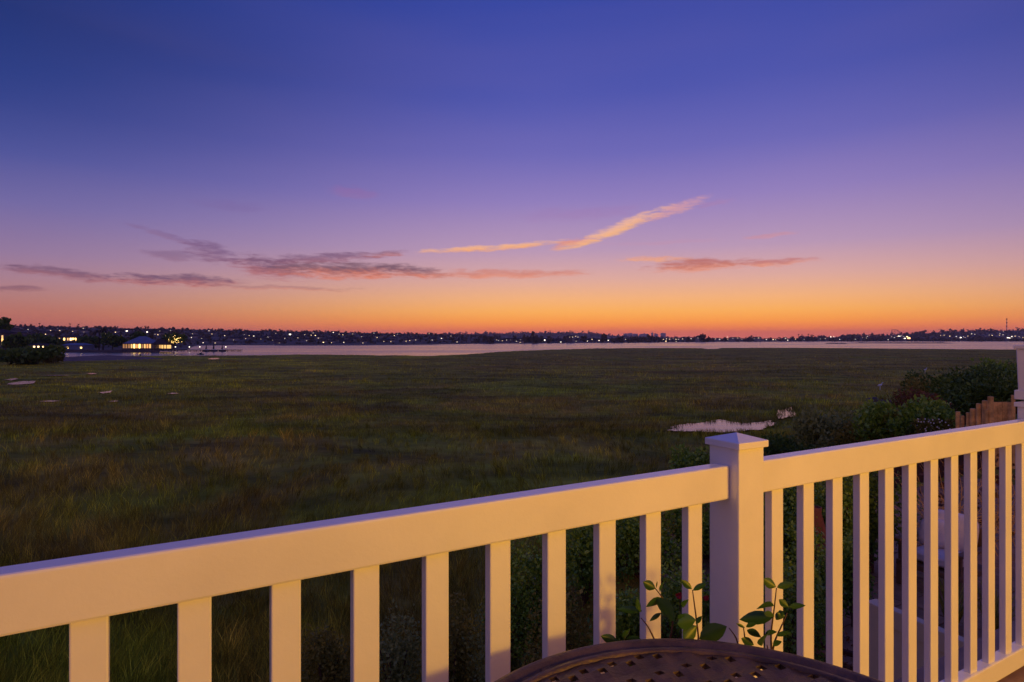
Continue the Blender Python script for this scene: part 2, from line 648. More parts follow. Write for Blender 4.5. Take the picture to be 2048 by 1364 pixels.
vm = mat_plain('vinyl_white', (0.82, 0.80, 0.75), 0.42, 0.055, 2.2, 0.5, 0.10, bscale=120)
vb = vm.node_tree.nodes['Principled BSDF']
vb.inputs['Coat Weight'].default_value = 0.8
vb.inputs['Coat Roughness'].default_value = 0.22
vb.inputs['Coat IOR'].default_value = 1.6
mat_plain('table_metal', (0.105, 0.066, 0.050), 0.42, 0.35, 14.0, 0.5, 0.5, 0.35, 160)
mat_plain('deck_wood', (0.32, 0.19, 0.115), 0.6, 0.3, 3.0, 0.3, 0.4)
mat_plain('stake_wood', (0.80, 0.44, 0.15), 0.75, 0.3, 5.0, 0.2, 0.5)
mat_plain('fence_wood', (0.085, 0.036, 0.022), 0.8, 0.35, 4.0, 0.2, 0.4)
mat_plain('tan_vinyl', (0.60, 0.46, 0.30), 0.5, 0.06, 3.0, 0.35)
mat_plain('paver', (0.36, 0.19, 0.10), 0.85, 0.25, 5.0, 0.2, 0.5)
mat_plain('mulch', (0.16, 0.060, 0.030), 0.95, 0.5, 25.0, 0.1, 1.0)
mat_plain('terracotta', (0.34, 0.11, 0.05), 0.8, 0.2, 8.0, 0.2)
mat_plain('black_metal', (0.012, 0.012, 0.013), 0.45, 0.2, 8.0)
mat_plain('cushion', (0.78, 0.64, 0.58), 0.9, 0.08, 14.0, 0.1, 0.4)
mat_plain('teak', (0.20, 0.10, 0.05), 0.6, 0.25, 6.0)
mat_plain('stem', (0.10, 0.05, 0.03), 0.7, 0.3, 30.0)
mat_plain('bark', (0.05, 0.035, 0.025), 0.9, 0.35, 4.0, 0.1, 0.6)
mat_plain('rock', (0.12, 0.10, 0.095), 0.9, 0.3, 3.0, 0.15, 1.0)
mat_plain('sand', (0.23, 0.15, 0.12), 0.95, 0.2, 0.3, 0.1)
mat_plain('house_wall', (0.30, 0.27, 0.27), 0.85, 0.15, 0.3, 0.1)
mat_plain('house_wall_dark', (0.12, 0.10, 0.11), 0.85, 0.15, 0.3, 0.1)
mat_plain('house_roof', (0.075, 0.055, 0.055), 0.85, 0.25, 0.5, 0.1)
mat_plain('blue_roof', (0.17, 0.20, 0.30), 0.6, 0.15, 0.4, 0.2)
mat_plain('stucco', (0.66, 0.58, 0.50), 0.9, 0.06, 4.0, 0.15, 0.3)
mat_plain('tower_pale', (0.30, 0.27, 0.28), 0.7, 0.1, 0.02, 0.2)
mat_plain('tower_red', (0.42, 0.045, 0.03), 0.6, 0.1, 0.2, 0.2)
mat_plain('tower_white', (0.72, 0.68, 0.66), 0.6, 0.06, 0.2, 0.2)
mat_plain('dark_boat', (0.05, 0.045, 0.055), 0.5, 0.2, 1.0)
mat_plain('pale_paint', (0.55, 0.53, 0.55), 0.5, 0.1, 1.0)
mat_plain('hill_soil', (0.180, 0.140, 0.110), 0.95, 0.35, 0.02, 0.05)
mat_plain('feather', (0.80, 0.79, 0.76), 0.8, 0.05, 20)
mat_plain('petal', (0.78, 0.72, 0.62), 0.7, 0.05, 20)
mat_plain('petal_red', (0.45, 0.02, 0.03), 0.7, 0.1, 20)
mat_leaf('pot_leaf', (0.016, 0.055, 0.012), (0.035, 0.105, 0.018), (0.075, 0.15, 0.02), 0.38, 0.25, 0.4)
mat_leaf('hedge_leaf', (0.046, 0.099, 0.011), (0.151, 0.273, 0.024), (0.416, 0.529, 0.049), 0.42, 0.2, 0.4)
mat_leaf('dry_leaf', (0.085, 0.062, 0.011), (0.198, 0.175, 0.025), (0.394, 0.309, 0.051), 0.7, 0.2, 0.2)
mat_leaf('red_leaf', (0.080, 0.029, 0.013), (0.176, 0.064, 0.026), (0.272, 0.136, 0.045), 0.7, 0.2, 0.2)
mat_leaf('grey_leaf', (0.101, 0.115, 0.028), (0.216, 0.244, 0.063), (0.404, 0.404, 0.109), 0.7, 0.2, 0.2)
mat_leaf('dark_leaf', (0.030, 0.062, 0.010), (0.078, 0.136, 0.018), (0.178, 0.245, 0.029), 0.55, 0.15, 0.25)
mat_leaf('far_leaf', (0.085, 0.062, 0.040), (0.125, 0.092, 0.058), (0.180, 0.138, 0.085), 0.9, 0.1, 0.1)
mat_emit('light_warm', (1.0, 0.66, 0.30), 4.0)
mat_emit('light_white', (1.0, 0.86, 0.66), 3.8)
mat_emit('light_cool', (0.95, 0.92, 0.90), 3.0)
mat_emit('light_dim', (1.0, 0.72, 0.42), 1.6)
mat_emit('light_mid', (1.0, 0.80, 0.56), 3.0)
mat_emit('light_gold', (1.0, 0.60, 0.16), 4.5)
mat_emit('light_amber', (1.0, 0.42, 0.14), 7.0)
mat_emit('pane_gold', (1.0, 0.56, 0.17), 1.25)
mat_emit('pane_dim', (0.8, 0.36, 0.10), 0.5)
mat_emit('pane_amber', (1.0, 0.40, 0.10), 1.2)
mat_emit('lamp_shade_glow', (1.0, 0.56, 0.22), 6.0)

# ------------------------------------------------------------------ ground sheet
def axis(lo, d0, d1, hi, step, g):
    xs = list(np.arange(d0, d1 + 1e-6, step))
    s, x = step, d1
    while x < hi:
        s *= g
        x += s
        xs.append(x)
    s, x = step, d0
    pre = []
    while x > lo:
        s *= g
        x -= s
        pre.append(x)
    return np.array(pre[::-1] + xs)


gx = axis(-900, -14, 34, 900, 0.5, 1.045)
gy = axis(-60, -8, 56, 520, 0.5, 1.03)
GX, GY = np.meshgrid(gx, gy)
GZ = ground(GX, GY)
nx, ny = len(gx), len(gy)
gv = np.stack([GX.ravel(), GY.ravel(), GZ.ravel()], axis=1)
ii = np.arange(nx * ny).reshape(ny, nx)
gf = np.stack([ii[:-1, :-1].ravel(), ii[:-1, 1:].ravel(), ii[1:, 1:].ravel(), ii[1:, :-1].ravel()], axis=1)
o = link('marsh_ground', mesh_np('marsh_ground', gv, gf), 'marsh_soil', smooth=True)
tag(o, kind='structure')

# bay water and the sea bed sheet that runs to the horizon
o = MB().add([(-12000, 120, ZW), (12000, 120, ZW), (12000, 9400, ZW), (-12000, 9400, ZW)], [(0, 1, 2, 3)]).build('bay_water', 'bay_water')
tag(o, kind='structure')

for (nm, pts, lab), pl in zip(PONDS, POND_XY):
    c = pl.mean(axis=0)
    # densify and roughen the bank line
    vs = []
    for i in range(len(pl)):
        p, q = pl[i], pl[(i + 1) % len(pl)]
        for k in range(10):
            w = p + (q - p) * k / 10.0
            rj = 1 + (vnoise(w[0], w[1], 1.3, 5) - 0.5) * 0.16 + (vnoise(w[0], w[1], 4.5, 6) - 0.5) * 0.10
            w = c + (w - c) * float(rj)
            vs.append((w[0], w[1], ZM + 0.012))
    o = MB().add(vs, [tuple(range(len(vs)))[::-1] if False else tuple(range(len(vs)))]).build(nm, 'pond_water' if nm == 'pond' else 'pool_water')
    me = o.data
    if me.polygons[0].normal.z < 0:
        me.flip_normals()
    tag(o, lab, 'pond', kind='structure')


# ------------------------------------------------------------------ marsh grass (stuff)
def grass_points(n, py0, py1, per, spread):
    py = RNG.uniform(py0, py1, n)
    px = RNG.uniform(-800, 2500, n)
    y = (CAMZ - ZM) * F / (py - HY)
    x = (px - CX) / F * y
    y = np.repeat(y, per)
    x = np.repeat(x, per)
    tuft = np.repeat(RNG.uniform(0, 1, n), per)
    sp = spread * np.maximum(1.0, y / 45.0)
    x = x + RNG.normal(size=x.shape) * sp
    y = y + RNG.normal(size=x.shape) * sp
    a, d = to_ad(x, y)
    z = ground(x, y)
    pc = POND_XY[0].mean(axis=0)
    ok = ~((np.abs(x - pc[0]) < 5.2) & (y < pc[1]) & (y > pc[1] - 3.2) & (RNG.uniform(0, 1, x.shape) < 0.55))
    ok &= (y < edge_y(x / np.maximum(y, 1)) + 1.0) & (z < ZM + 0.9) & (y > 6)
    for pl in POND_XY:
        ok &= ~in_poly(x, y, pl, 0.06)
    return x[ok], y[ok], z[ok], tuft[ok]


def grass_mesh(name, x, y, z, tuft, hbase, wmin, kite, near_boost=1.0):
    n = len(x)
    patch = vnoise(x, y, 0.12, 3) * 0.7 + vnoise(x, y, 0.5, 4) * 0.5
    h = hbase * (0.45 + patch) * RNG.uniform(0.6, 1.25, n)
    lean = RNG.normal(size=(n, 2)) * 0.32 + np.stack([(vnoise(x, y, 0.2, 6) - 0.5), (vnoise(x, y, 0.2, 7) - 0.5)], 1) * 0.7
    w = np.maximum(wmin, y / 1200.0 * 0.75) * RNG.uniform(0.7, 1.3, n)
    th = RNG.uniform(-1.0, 1.0, n)
    sx, sy = np.cos(th) * w, np.sin(th) * w
    base = np.stack([x, y, z - 0.03], 1)
    tip = base + np.stack([lean[:, 0] * h, lean[:, 1] * h, h], 1)
    side = np.stack([sx, sy, np.zeros(n)], 1)
    if kite:
        mid = base + (tip - base) * 0.5 - np.stack([lean[:, 0] * h * 0.15, lean[:, 1] * h * 0.15, -h * 0.06], 1)
        v = np.stack([base, mid + side * 0.5, tip, mid - side * 0.5], 1).reshape(-1, 3)
        f = np.arange(n * 4).reshape(n, 4)
    else:
        v = np.stack([base - side * 0.5, base + side * 0.5, tip], 1).reshape(-1, 3)
        f = np.arange(n * 3).reshape(n, 3)
    tint = np.clip(tuft * 0.6 + RNG.uniform(0, 0.45, n) + (patch - 0.6) * 0.35, 0, 1)
    return mesh_np(name, v, f, tint)


x, y, z, tf = grass_points(32000, 860, 1480, 6, 0.10)
o = link('marsh_grass', grass_mesh('marsh_grass', x, y, z, tf, 0.42, 0.012, True), 'marsh_blades')
tag(o, 'tall dark green cordgrass covering the near marsh', 'grass', kind='stuff')
x, y, z, tf = grass_points(2600, 850, 1450, 16, 0.09)
o = link('grass_tufts', grass_mesh('grass_tufts', x, y, z, tf, 0.62, 0.013, True), 'marsh_blades')
tag(o, 'taller bent tufts scattered through the near marsh grass', 'grass', kind='stuff')
x, y, z, tf = grass_points(36000, 693, 872, 6, 0.25)
o = link('marsh_grass', grass_mesh('marsh_grass_far', x, y, z, tf, 0.36, 0.02, False), 'marsh_blades')
tag(o, 'olive and brown marsh grass stretching to the bay shore', 'grass', kind='stuff')

# reeds standing round the reedy ponds
rx, ry = [], []
for pl in POND_XY[:2]:
    k = len(pl)
    for i in range(k):
        p, q = pl[i], pl[(i + 1) % k]
        m = int(np.linalg.norm(q - p) * 44) + 3
        t = RNG.uniform(0, 1, m)[:, None]
        w = p + (q - p) * t + RNG.normal(size=(m, 2)) * np.array([0.35, 0.16])
        rx.append(w[:, 0])
        ry.append(w[:, 1])
rx, ry = np.concatenate(rx), np.concatenate(ry)
kp = vnoise(rx, ry, 1.1, 12) + 0.3 * RNG.uniform(-1, 1, len(rx)) > 0.5
rx, ry = rx[kp], ry[kp]
o = link('pond_reeds', grass_mesh('pond_reeds', rx, ry, np.full(len(rx), ZM), RNG.uniform(0, .3, len(rx)), 0.30, 0.035, False), 'marsh_blades')
tag(o, 'thin dark reeds fringing the pink pond', 'reeds', kind='stuff')


# ------------------------------------------------------------------ deck, railing
deck = thing('deck', ad(0, 0, 0), 'brown plank deck the white railing stands on', 'deck', rz=RAIL_RZ)
bw = 0.138
k = 0
plank_me = None
for d in np.arange(-5.0, 0.2, bw + 0.006):
    if plank_me is None:
        b = MB().box((0, 0, -0.0145), (9.4, bw, 0.025))
        plank = b.build('plank', 'deck_wood', deck, bevel=0.003)
        plank_me = plank.data
    else:
        plank = link('plank', plank_me, None, deck, bevel=0.003)
    plank.location = (0.2 + random.uniform(-0.03, 0.03), float(d), -0.002)
MB().box((0.2, 0.19, -0.16), (9.4, 0.03, 0.24)).build('fascia', 'deck_wood', deck)
for xx in np.arange(-4.2, 4.9, 0.75):
    MB().box((xx, -2.4, -0.12), (0.045, 5.1, 0.16)).build('joist', 'deck_wood', deck)
for xx in (-4.0, -1.0, 2.0, 4.7):
    MB().box((xx, 0.08, -2.2), (0.12, 0.12, 3.96)).build('support_post', 'deck_wood', deck)

rail = thing('deck_railing', ad(0, 0, 0), 'white vinyl deck railing with square posts and slim pickets', 'railing', rz=RAIL_RZ)
PW = 0.1016
BAY = 1.894


def post(a):
    p = MB().box((a + PW / 2, PW / 2, 0.541), (PW, PW, 1.082)).build('post', 'vinyl_white', rail, bevel=0.004)
    c = 0.0085
    h = PW / 2 + c
    cx, cy = a + PW / 2, PW / 2
    m = MB()
    v = [(cx + sx * h, cy + sy * h, zz) for zz in (1.078, 1.096) for sx, sy in ((-1, -1), (1, -1), (1, 1), (-1, 1))]
    v.append((cx, cy, 1.114))
    m.add(v, [(3, 2, 1, 0), (0, 1, 5, 4), (1, 2, 6, 5), (2, 3, 7, 6), (3, 0, 4, 7), (4, 5, 8), (5, 6, 8), (6, 7, 8), (7, 4, 8)])
    m.build('post_cap', 'vinyl_white', p, bevel=0.0018)


for a in (-BAY, 0.0, BAY, 2 * BAY):
    post(a)
RD, RT = 0.029, 0.047
picket_me = None
for a0 in (-BAY, 0.0, BAY):
    a1, a2 = a0 + PW + 0.0004, a0 + BAY - 0.0004
    am, al = (a1 + a2) / 2, a2 - a1
    MB().box((am, RD + RT / 2, 0.985), (al, RT, 0.091)).build('top_rail', 'vinyl_white', rail, bevel=0.005)
    MB().box((am, RD + RT / 2, 0.052), (al, RT, 0.078)).build('bottom_rail', 'vinyl_white', rail, bevel=0.005)
    for k in range(12):
        if picket_me is None:
            b = MB().box((0, 0, 0.515), (0.051, 0.025, 0.852))
            pk = b.build('picket', 'vinyl_white', rail, bevel=0.003)
            picket_me = pk.data
        else:
            pk = link('picket', picket_me, None, rail, bevel=0.003)
        pk.location = (a0 + 0.213 + 0.1446 * k if a0 >= 0 else -0.118 - 0.1455 * (11 - k), 0.040 + 0.0125, 0)

# ------------------------------------------------------------------ post-top ornament on the far post
px_, py_ = BAY + PW / 2, PW / 2
pp = ad(px_, py_, 1.112)
orn = thing('post_ornament', pp, 'white tapered pillar ornament standing on the far right railing post', 'ornament', rz=RAIL_RZ)
MB().box((0, 0, 0.018), (0.118, 0.118, 0.040)).build('base', 'vinyl_white', orn, bevel=0.003)
MB().box((0, 0, 0.038 + 0.090), (0.098, 0.098, 0.180), taper=1.10).build('shaft', 'vinyl_white', orn, bevel=0.004)
MB().box((0, 0, 0.226), (0.120, 0.120, 0.016)).build('top_plate', 'vinyl_white', orn, bevel=0.002)
MB().tube([(-0.015, 0.03, 0.232), (-0.015, 0.03, 0.30)], 0.009, 8).build('finial', 'black_metal', orn)

# ------------------------------------------------------------------ cast table
TX, TY, TR, TZ = 0.335, 0.806, 0.500, 0.72
table = thing('patio_table', (TX, TY, 0.0), 'round dark bronze cast metal patio table with pierced lattice top', 'table')
cell = 0.0165
N = int(0.48 / cell) + 1
tv, tfc = {}, []
ang = R(24)
cs, sn = math.cos(ang), math.sin(ang)


def tvert(i, j):
    if (i, j) not in tv:
        x_, y_ = i * cell, j * cell
        # basket-weave straps: each strap rises over its neighbour
        zz = TZ + 0.0022 * math.sin(i * math.pi / 2 + 0.6) * math.cos(j * math.pi / 4) + 0.0016 * math.sin(j * math.pi / 2 + 0.4)
        tv[(i, j)] = (len(tv), (x_ * cs - y_ * sn, x_ * sn + y_ * cs, zz))
    return tv[(i, j)][0]


for i in range(-N, N):
    for j in range(-N, N):
        if max(math.hypot((i + p) * cell, (j + q) * cell) for p in (0, 1) for q in (0, 1)) > 0.475:
            continue
        hole = (i % 4 == 0 and j % 4 == 0) or (i % 4 == 2 and j % 4 == 1)
        if hole:
            continue
        tfc.append((tvert(i, j), tvert(i + 1, j), tvert(i + 1, j + 1), tvert(i, j + 1)))
top = MB().add([p for _, p in sorted(tv.values())], tfc).build('lattice_top', 'table_metal', table)
sd = top.modifiers.new('solid', 'SOLIDIFY')
sd.thickness = 0.008
sd.offset = -1
prof = [(0.446, TZ - 0.014), (0.446, TZ + 0.0042), (0.458, TZ + 0.0046), (0.462, TZ - 0.001), (0.472, TZ - 0.001), (0.477, TZ + 0.006), (0.488, TZ + 0.0075), (0.4965, TZ + 0.004), (0.500, TZ - 0.003),
        (0.499, TZ - 0.012), (0.493, TZ - 0.018), (0.488, TZ - 0.020), (0.4885, TZ - 0.028), (0.480, TZ - 0.032), (0.47, TZ - 0.018), (0.446, TZ - 0.014)]
MB().lathe(prof, 128).build('rim', 'table_metal', table, smooth=True)
for q in range(4):
    t = R(45 + 90 * q)
    c_, s_ = math.cos(t), math.sin(t)
    pts = [(0.36, TZ - 0.016), (0.30, 0.60), (0.20, 0.42), (0.20, 0.28), (0.30, 0.12), (0.38, 0.012)]
    MB().tube([(r_ * c_, r_ * s_, z_) for r_, z_ in pts], [0.018, 0.017, 0.016, 0.016, 0.017, 0.02], 10).build('leg', 'table_metal', table, smooth=True)
MB().lathe([(0.19, 0.345), (0.21, 0.345), (0.21, 0.36), (0.19, 0.36), (0.19, 0.345)], 40).build('brace_ring', 'table_metal', table)


# ------------------------------------------------------------------ potted plants behind the table
def one_leaf(base, direction, length, width, curl=0.25, roll=0.0):
    """a pointed oval leaf with a folded midrib; returns verts, faces"""
    d = Vector(direction).normalized()
    s = d.cross(Vector((0, 1, 0)))
    if s.length < 1e-3:
        s = Vector((1, 0, 0))
    s.normalize()
    s = Matrix.Rotation(roll * 0.7, 3, d) @ s
    u = s.cross(d).normalized()
    prof = [(0.0, 0.04), (0.12, 0.50), (0.30, 0.92), (0.50, 1.0), (0.70, 0.78), (0.86, 0.42), (1.0, 0.02)]
    vs, fs = [], []
    for t, w in prof:
        c = Vector(base) + d * (length * t) - u * (curl * length * t * t)
        e = width * 0.5 * w
        vs += [c - s * e + u * e * 0.35, c - s * e * 0.5 + u * e * 0.13, c, c + s * e * 0.5 + u * e * 0.13, c + s * e + u * e * 0.35]
    for i in range(len(prof) - 1):
        for j in range(4):
            fs.append((i * 5 + j, i * 5 + j + 1, (i + 1) * 5 + j + 1, (i + 1) * 5 + j))
    return vs, fs


def potted_plant(base_xy, label, stems, pot_r=0.115, pot_h=0.27):
    """stems: list of polylines (world points); leaves: list in each stem"""
    root = thing('potted_plant', (base_xy[0], base_xy[1], 0.0), label, 'plant')
    bx, by = base_xy
    pot = MB().lathe([(0, 0.0), (pot_r * 0.72, 0.0), (pot_r * 0.94, pot_h * 0.86), (pot_r, pot_h * 0.86), (pot_r, pot_h), (pot_r * 0.88, pot_h), (pot_r * 0.85, pot_h - 0.03)], 28).build('pot', 'terracotta', root, smooth=False)
    MB().lathe([(pot_r * 0.86, pot_h - 0.028), (0.0, pot_h - 0.02)], 28).build('soil', 'mulch', pot)
    for pts, leaves in stems:
        p0 = Vector((bx + (pts[0][0] - bx) * 0.25, by + (pts[0][1] - by) * 0.25, pot_h - 0.02))
        full = [p0] + [Vector(p) for p in pts]
        # soften the polyline
        sm = []
        for i in range(len(full) - 1):
            for t in (0, 0.33, 0.66):
                sm.append(full[i].lerp(full[i + 1], t))
        sm.append(full[-1])
        for _ in range(2):
            sm = [sm[0]] + [(sm[i - 1] + sm[i] * 2 + sm[i + 1]) / 4 for i in range(1, len(sm) - 1)] + [sm[-1]]
        off = Vector((bx, by, 0))
        rad = np.linspace(0.0028, 0.0011, len(sm))
        MB().tube([p - off for p in sm], list(rad), 6).build('stem', 'stem', root, smooth=True)
        for (p, q, wid, tint, roll) in leaves:
            p, q = Vector(p), Vector(q)
            vs, fs = one_leaf(p - off, q - p, (q - p).length * 1.05, wid, 0.12, roll)
            me = bpy.data.meshes.new('leaf')
            me.from_pydata([tuple(v) for v in vs], [], fs)
            a_ = me.attributes.new('tint', 'FLOAT', 'FACE')
            a_.data.foreach_set('value', [tint] * len(fs))
            me.update()
            link('leaf', me, 'pot_leaf', root, smooth=True)
    return root


def pp2(px, py, y=1.33):
    return at(px, py, y)


def lf(x0, y0, x1, y1, w, tint=0.5, roll=0.0, y=1.33, dy=0.0):
    """leaf from photo base to tip; w photo width; y depth, dy depth of tip"""
    return (pp2(x0, y0, y), pp2(x1, y1, y + dy), w / F * y, tint, roll)


# left plant
yl = 1.345
stemsL = [
    ([pp2(1330, 1300, yl), pp2(1352, 1240, yl), pp2(1326, 1196, yl), pp2(1309, 1175, yl)],
     [lf(1311, 1177, 1286, 1164, 19, .35, .5), lf(1320, 1184, 1326, 1162, 10, .4, 1.0), lf(1313, 1176, 1314, 1162, 3, .3, .3),
      lf(1330, 1199, 1292, 1210, 20, .45, -.5), lf(1310, 1199, 1351, 1238, 38, .55, .9, dy=-.03), lf(1322, 1226, 1300, 1241, 9, .25, .4)]),
    ([pp2(1318, 1302, yl), pp2(1308, 1277, yl), pp2(1296, 1252, yl), pp2(1282, 1236, yl)],
     [lf(1284, 1222, 1236, 1217, 15, .5, .2, dy=.02), lf(1282, 1224, 1272, 1196, 14, .35, .9)]),
    ([pp2(1399, 1302, yl), pp2(1396, 1262, yl), pp2(1389, 1210, yl), pp2(1385, 1180, yl)],
     [lf(1384, 1178, 1362, 1160, 13, .5, .3), lf(1386, 1181, 1412, 1166, 11, .5, -.3), lf(1366, 1216, 1375, 1198, 18, .5, .8),
      lf(1392, 1248, 1403, 1232, 9, .4, -.4), lf(1399, 1278, 1452, 1252, 34, .75, -.6, dy=-.02), lf(1392, 1240, 1352, 1247, 30, .55, .5, dy=-.03),
      lf(1393, 1252, 1366, 1282, 30, .9, .2, dy=-.02), lf(1375, 1246, 1352, 1228, 18, .3, .2, dy=-.03)]),
    ([pp2(1240, 1304, yl), pp2(1236, 1288, yl)],
     [lf(1236, 1284, 1202, 1272, 18, .35, .6), lf(1248, 1280, 1258, 1256, 18, .4, .9), lf(1254, 1278, 1284, 1280, 15, .5, .2)]),
]
bl = pp2(1330, 1300, 1.36)
potted_plant((bl[0], bl[1] - 0.01), 'leafy potted plant behind the table, left of the railing post', stemsL)
yr = 1.36
stemsR = [
    ([pp2(1544, 1302, yr), pp2(1541, 1270, yr), pp2(1548, 1222, yr), pp2(1553, 1176, yr)],
     [lf(1552, 1174, 1526, 1158, 20, .85, .5), lf(1554, 1175, 1586, 1166, 14, .75, -.3), lf(1548, 1212, 1511, 1213, 24, .3, -.8, dy=-.02),
      lf(1547, 1233, 1482, 1238, 26, .25, .5, dy=.02), lf(1549, 1233, 1524, 1222, 12, .8, .2, dy=-.03)]),
    ([pp2(1542, 1304, yr), pp2(1552, 1275, yr), pp2(1566, 1246, yr), pp2(1574, 1226, yr)],
     [lf(1577, 1214, 1557, 1199, 14, .45, .3), lf(1578, 1214, 1608, 1210, 12, .45, -.2), lf(1570, 1232, 1554, 1226, 17, .4, .6),
      lf(1554, 1272, 1580, 1264, 12, .4, .2), lf(1552, 1240, 1566, 1222, 14, .35, -.4)]),
    ([pp2(1490, 1304, yr), pp2(1490, 1276, yr), pp2(1487, 1256, yr)],
     [lf(1492, 1254, 1512, 1246, 11, .5, .1), lf(1490, 1256, 1472, 1246, 6, .35, .1), lf(1494, 1260, 1520, 1272, 16, .25, .3),
      lf(1508, 1290, 1482, 1276, 16, .45, .3)]),
    ([pp2(1538, 1304, yr), pp2(1534, 1290, yr)],
     [lf(1524, 1292, 1534, 1262, 32, .5, .9, dy=-.02), lf(1546, 1292, 1562, 1282, 14, .45, .2), lf(1530, 1270, 1552, 1262, 14, .4, .4)]),
    ([pp2(1478, 1304, yr), pp2(1474, 1276, yr), pp2(1458, 1256, yr)], []),
]
br = pp2(1532, 1300, 1.40)
potted_plant((br[0], br[1] - 0.03), 'leafy potted plant behind the table, right of the railing post', stemsR)

# ------------------------------------------------------------------ house wall behind the viewer, with the lamp that lights the railing
hw = thing('house_wall', ad(0, -5.1, 0), 'tan stucco house wall at the back of the deck', 'wall', rz=RAIL_RZ)
MB().box((0.2, -0.1, 1.3), (9.4, 0.2, 8.2)).build('wall', 'stucco', hw)
LA, LD, LZ = 1.55, -4.1, 1.60
lp = thing('standing_lamp', ad(LA, LD, 0), 'glowing standing lamp on the deck by the house wall', 'lamp', rz=RAIL_RZ)
MB().lathe([(0, 0), (0.15, 0), (0.15, 0.02), (0.03, 0.035), (0, 0.035)], 28).build('base', 'black_metal', lp)
MB().tube([(0, 0, 0.03), (0, 0, 1.26)], 0.012, 10).build('pole', 'black_metal', lp)
MB().lathe([(0.02, 1.25), (0.025, 1.29), (0.0, 1.29)], 12).build('socket', 'black_metal', lp)
ld = bpy.data.lights.new('lamp_bulb', 'POINT')
ld.energy = 440.0
ld.color = (1.0, 0.51, 0.03)
ld.shadow_soft_size = 0.28
lo = bpy.data.objects.new('lamp_bulb', ld)
C.objects.link(lo)
lo.parent = lp
lo.location = (0, 0, LZ)


# ------------------------------------------------------------------ shrubs and trees
def crown_points(n, rx, ry, rz, lumps=7, hollow=0.55):
    """points through a lumpy crown whose foot is at z = 0"""
    cs_ = RNG.normal(size=(lumps, 3)) * np.array([rx, ry, rz * 0.55]) * 0.42
    cs_[:, 2] += rz * 1.0
    rad = RNG.uniform(0.38, 0.62, lumps)
    k = RNG.integers(0, lumps, n)
    d = RNG.normal(size=(n, 3))
    d /= np.linalg.norm(d, axis=1)[:, None]
    r = (hollow + (1 - hollow) * RNG.uniform(0, 1, n)) * rad[k]
    r *= 1 + RNG.normal(size=n) * 0.10
    p = cs_[k] + d * r[:, None] * np.array([rx, ry, rz])
    p[:, 2] = np.abs(p[:, 2])
    return p


def shrub(name, base, rx, ry, h, n, leaf, mat, label, cat='shrub', group=None, lumps=7, stem='stem', slim=0.42, up=0.3, trunk=True):
    gz = base[2]
    root = thing(name, (base[0], base[1], gz), label, cat, group)
    pts = crown_points(n, rx, ry, h / 2.0, lumps)
    k = h / max(1e-3, np.percentile(pts[:, 2], 98))
    pts[:, 2] *= k
    v, f = leaf_faces(pts, leaf, up, slim)
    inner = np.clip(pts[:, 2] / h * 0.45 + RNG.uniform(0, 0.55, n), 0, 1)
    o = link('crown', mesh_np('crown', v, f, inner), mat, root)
    if trunk:
        m = MB()
        for q in range(4):
            t = RNG.uniform(0, 6.28)
            e = Vector((math.cos(t) * rx * 0.5, math.sin(t) * ry * 0.5, h * 0.75))
            m.tube([(0.02 * q, 0, -0.15), (e.x * 0.3, e.y * 0.3, h * 0.3), tuple(e)], [h * 0.022, h * 0.015, h * 0.006], 6)
        m.build('branches', stem, root)
    return root


def gpt(x, y):
    return (x, y, float(ground(x, y)))


def shrub_px(name, px, py_base, py_top, w_px, y, n, leaf_px, mat, label, **kw):
    """a shrub seen at px between py_base and py_top, standing y metres away on the terrain"""
    x = (px - CX) / F * y
    g = gpt(x, y)
    top = CAMZ - (py_top - HY) / F * y
    h = max(0.25, top - g[2])
    rx = w_px / 2.0 / F * y
    return shrub(name, g, rx, rx * 0.9, h, n, leaf_px / F * y, mat, label, **kw)


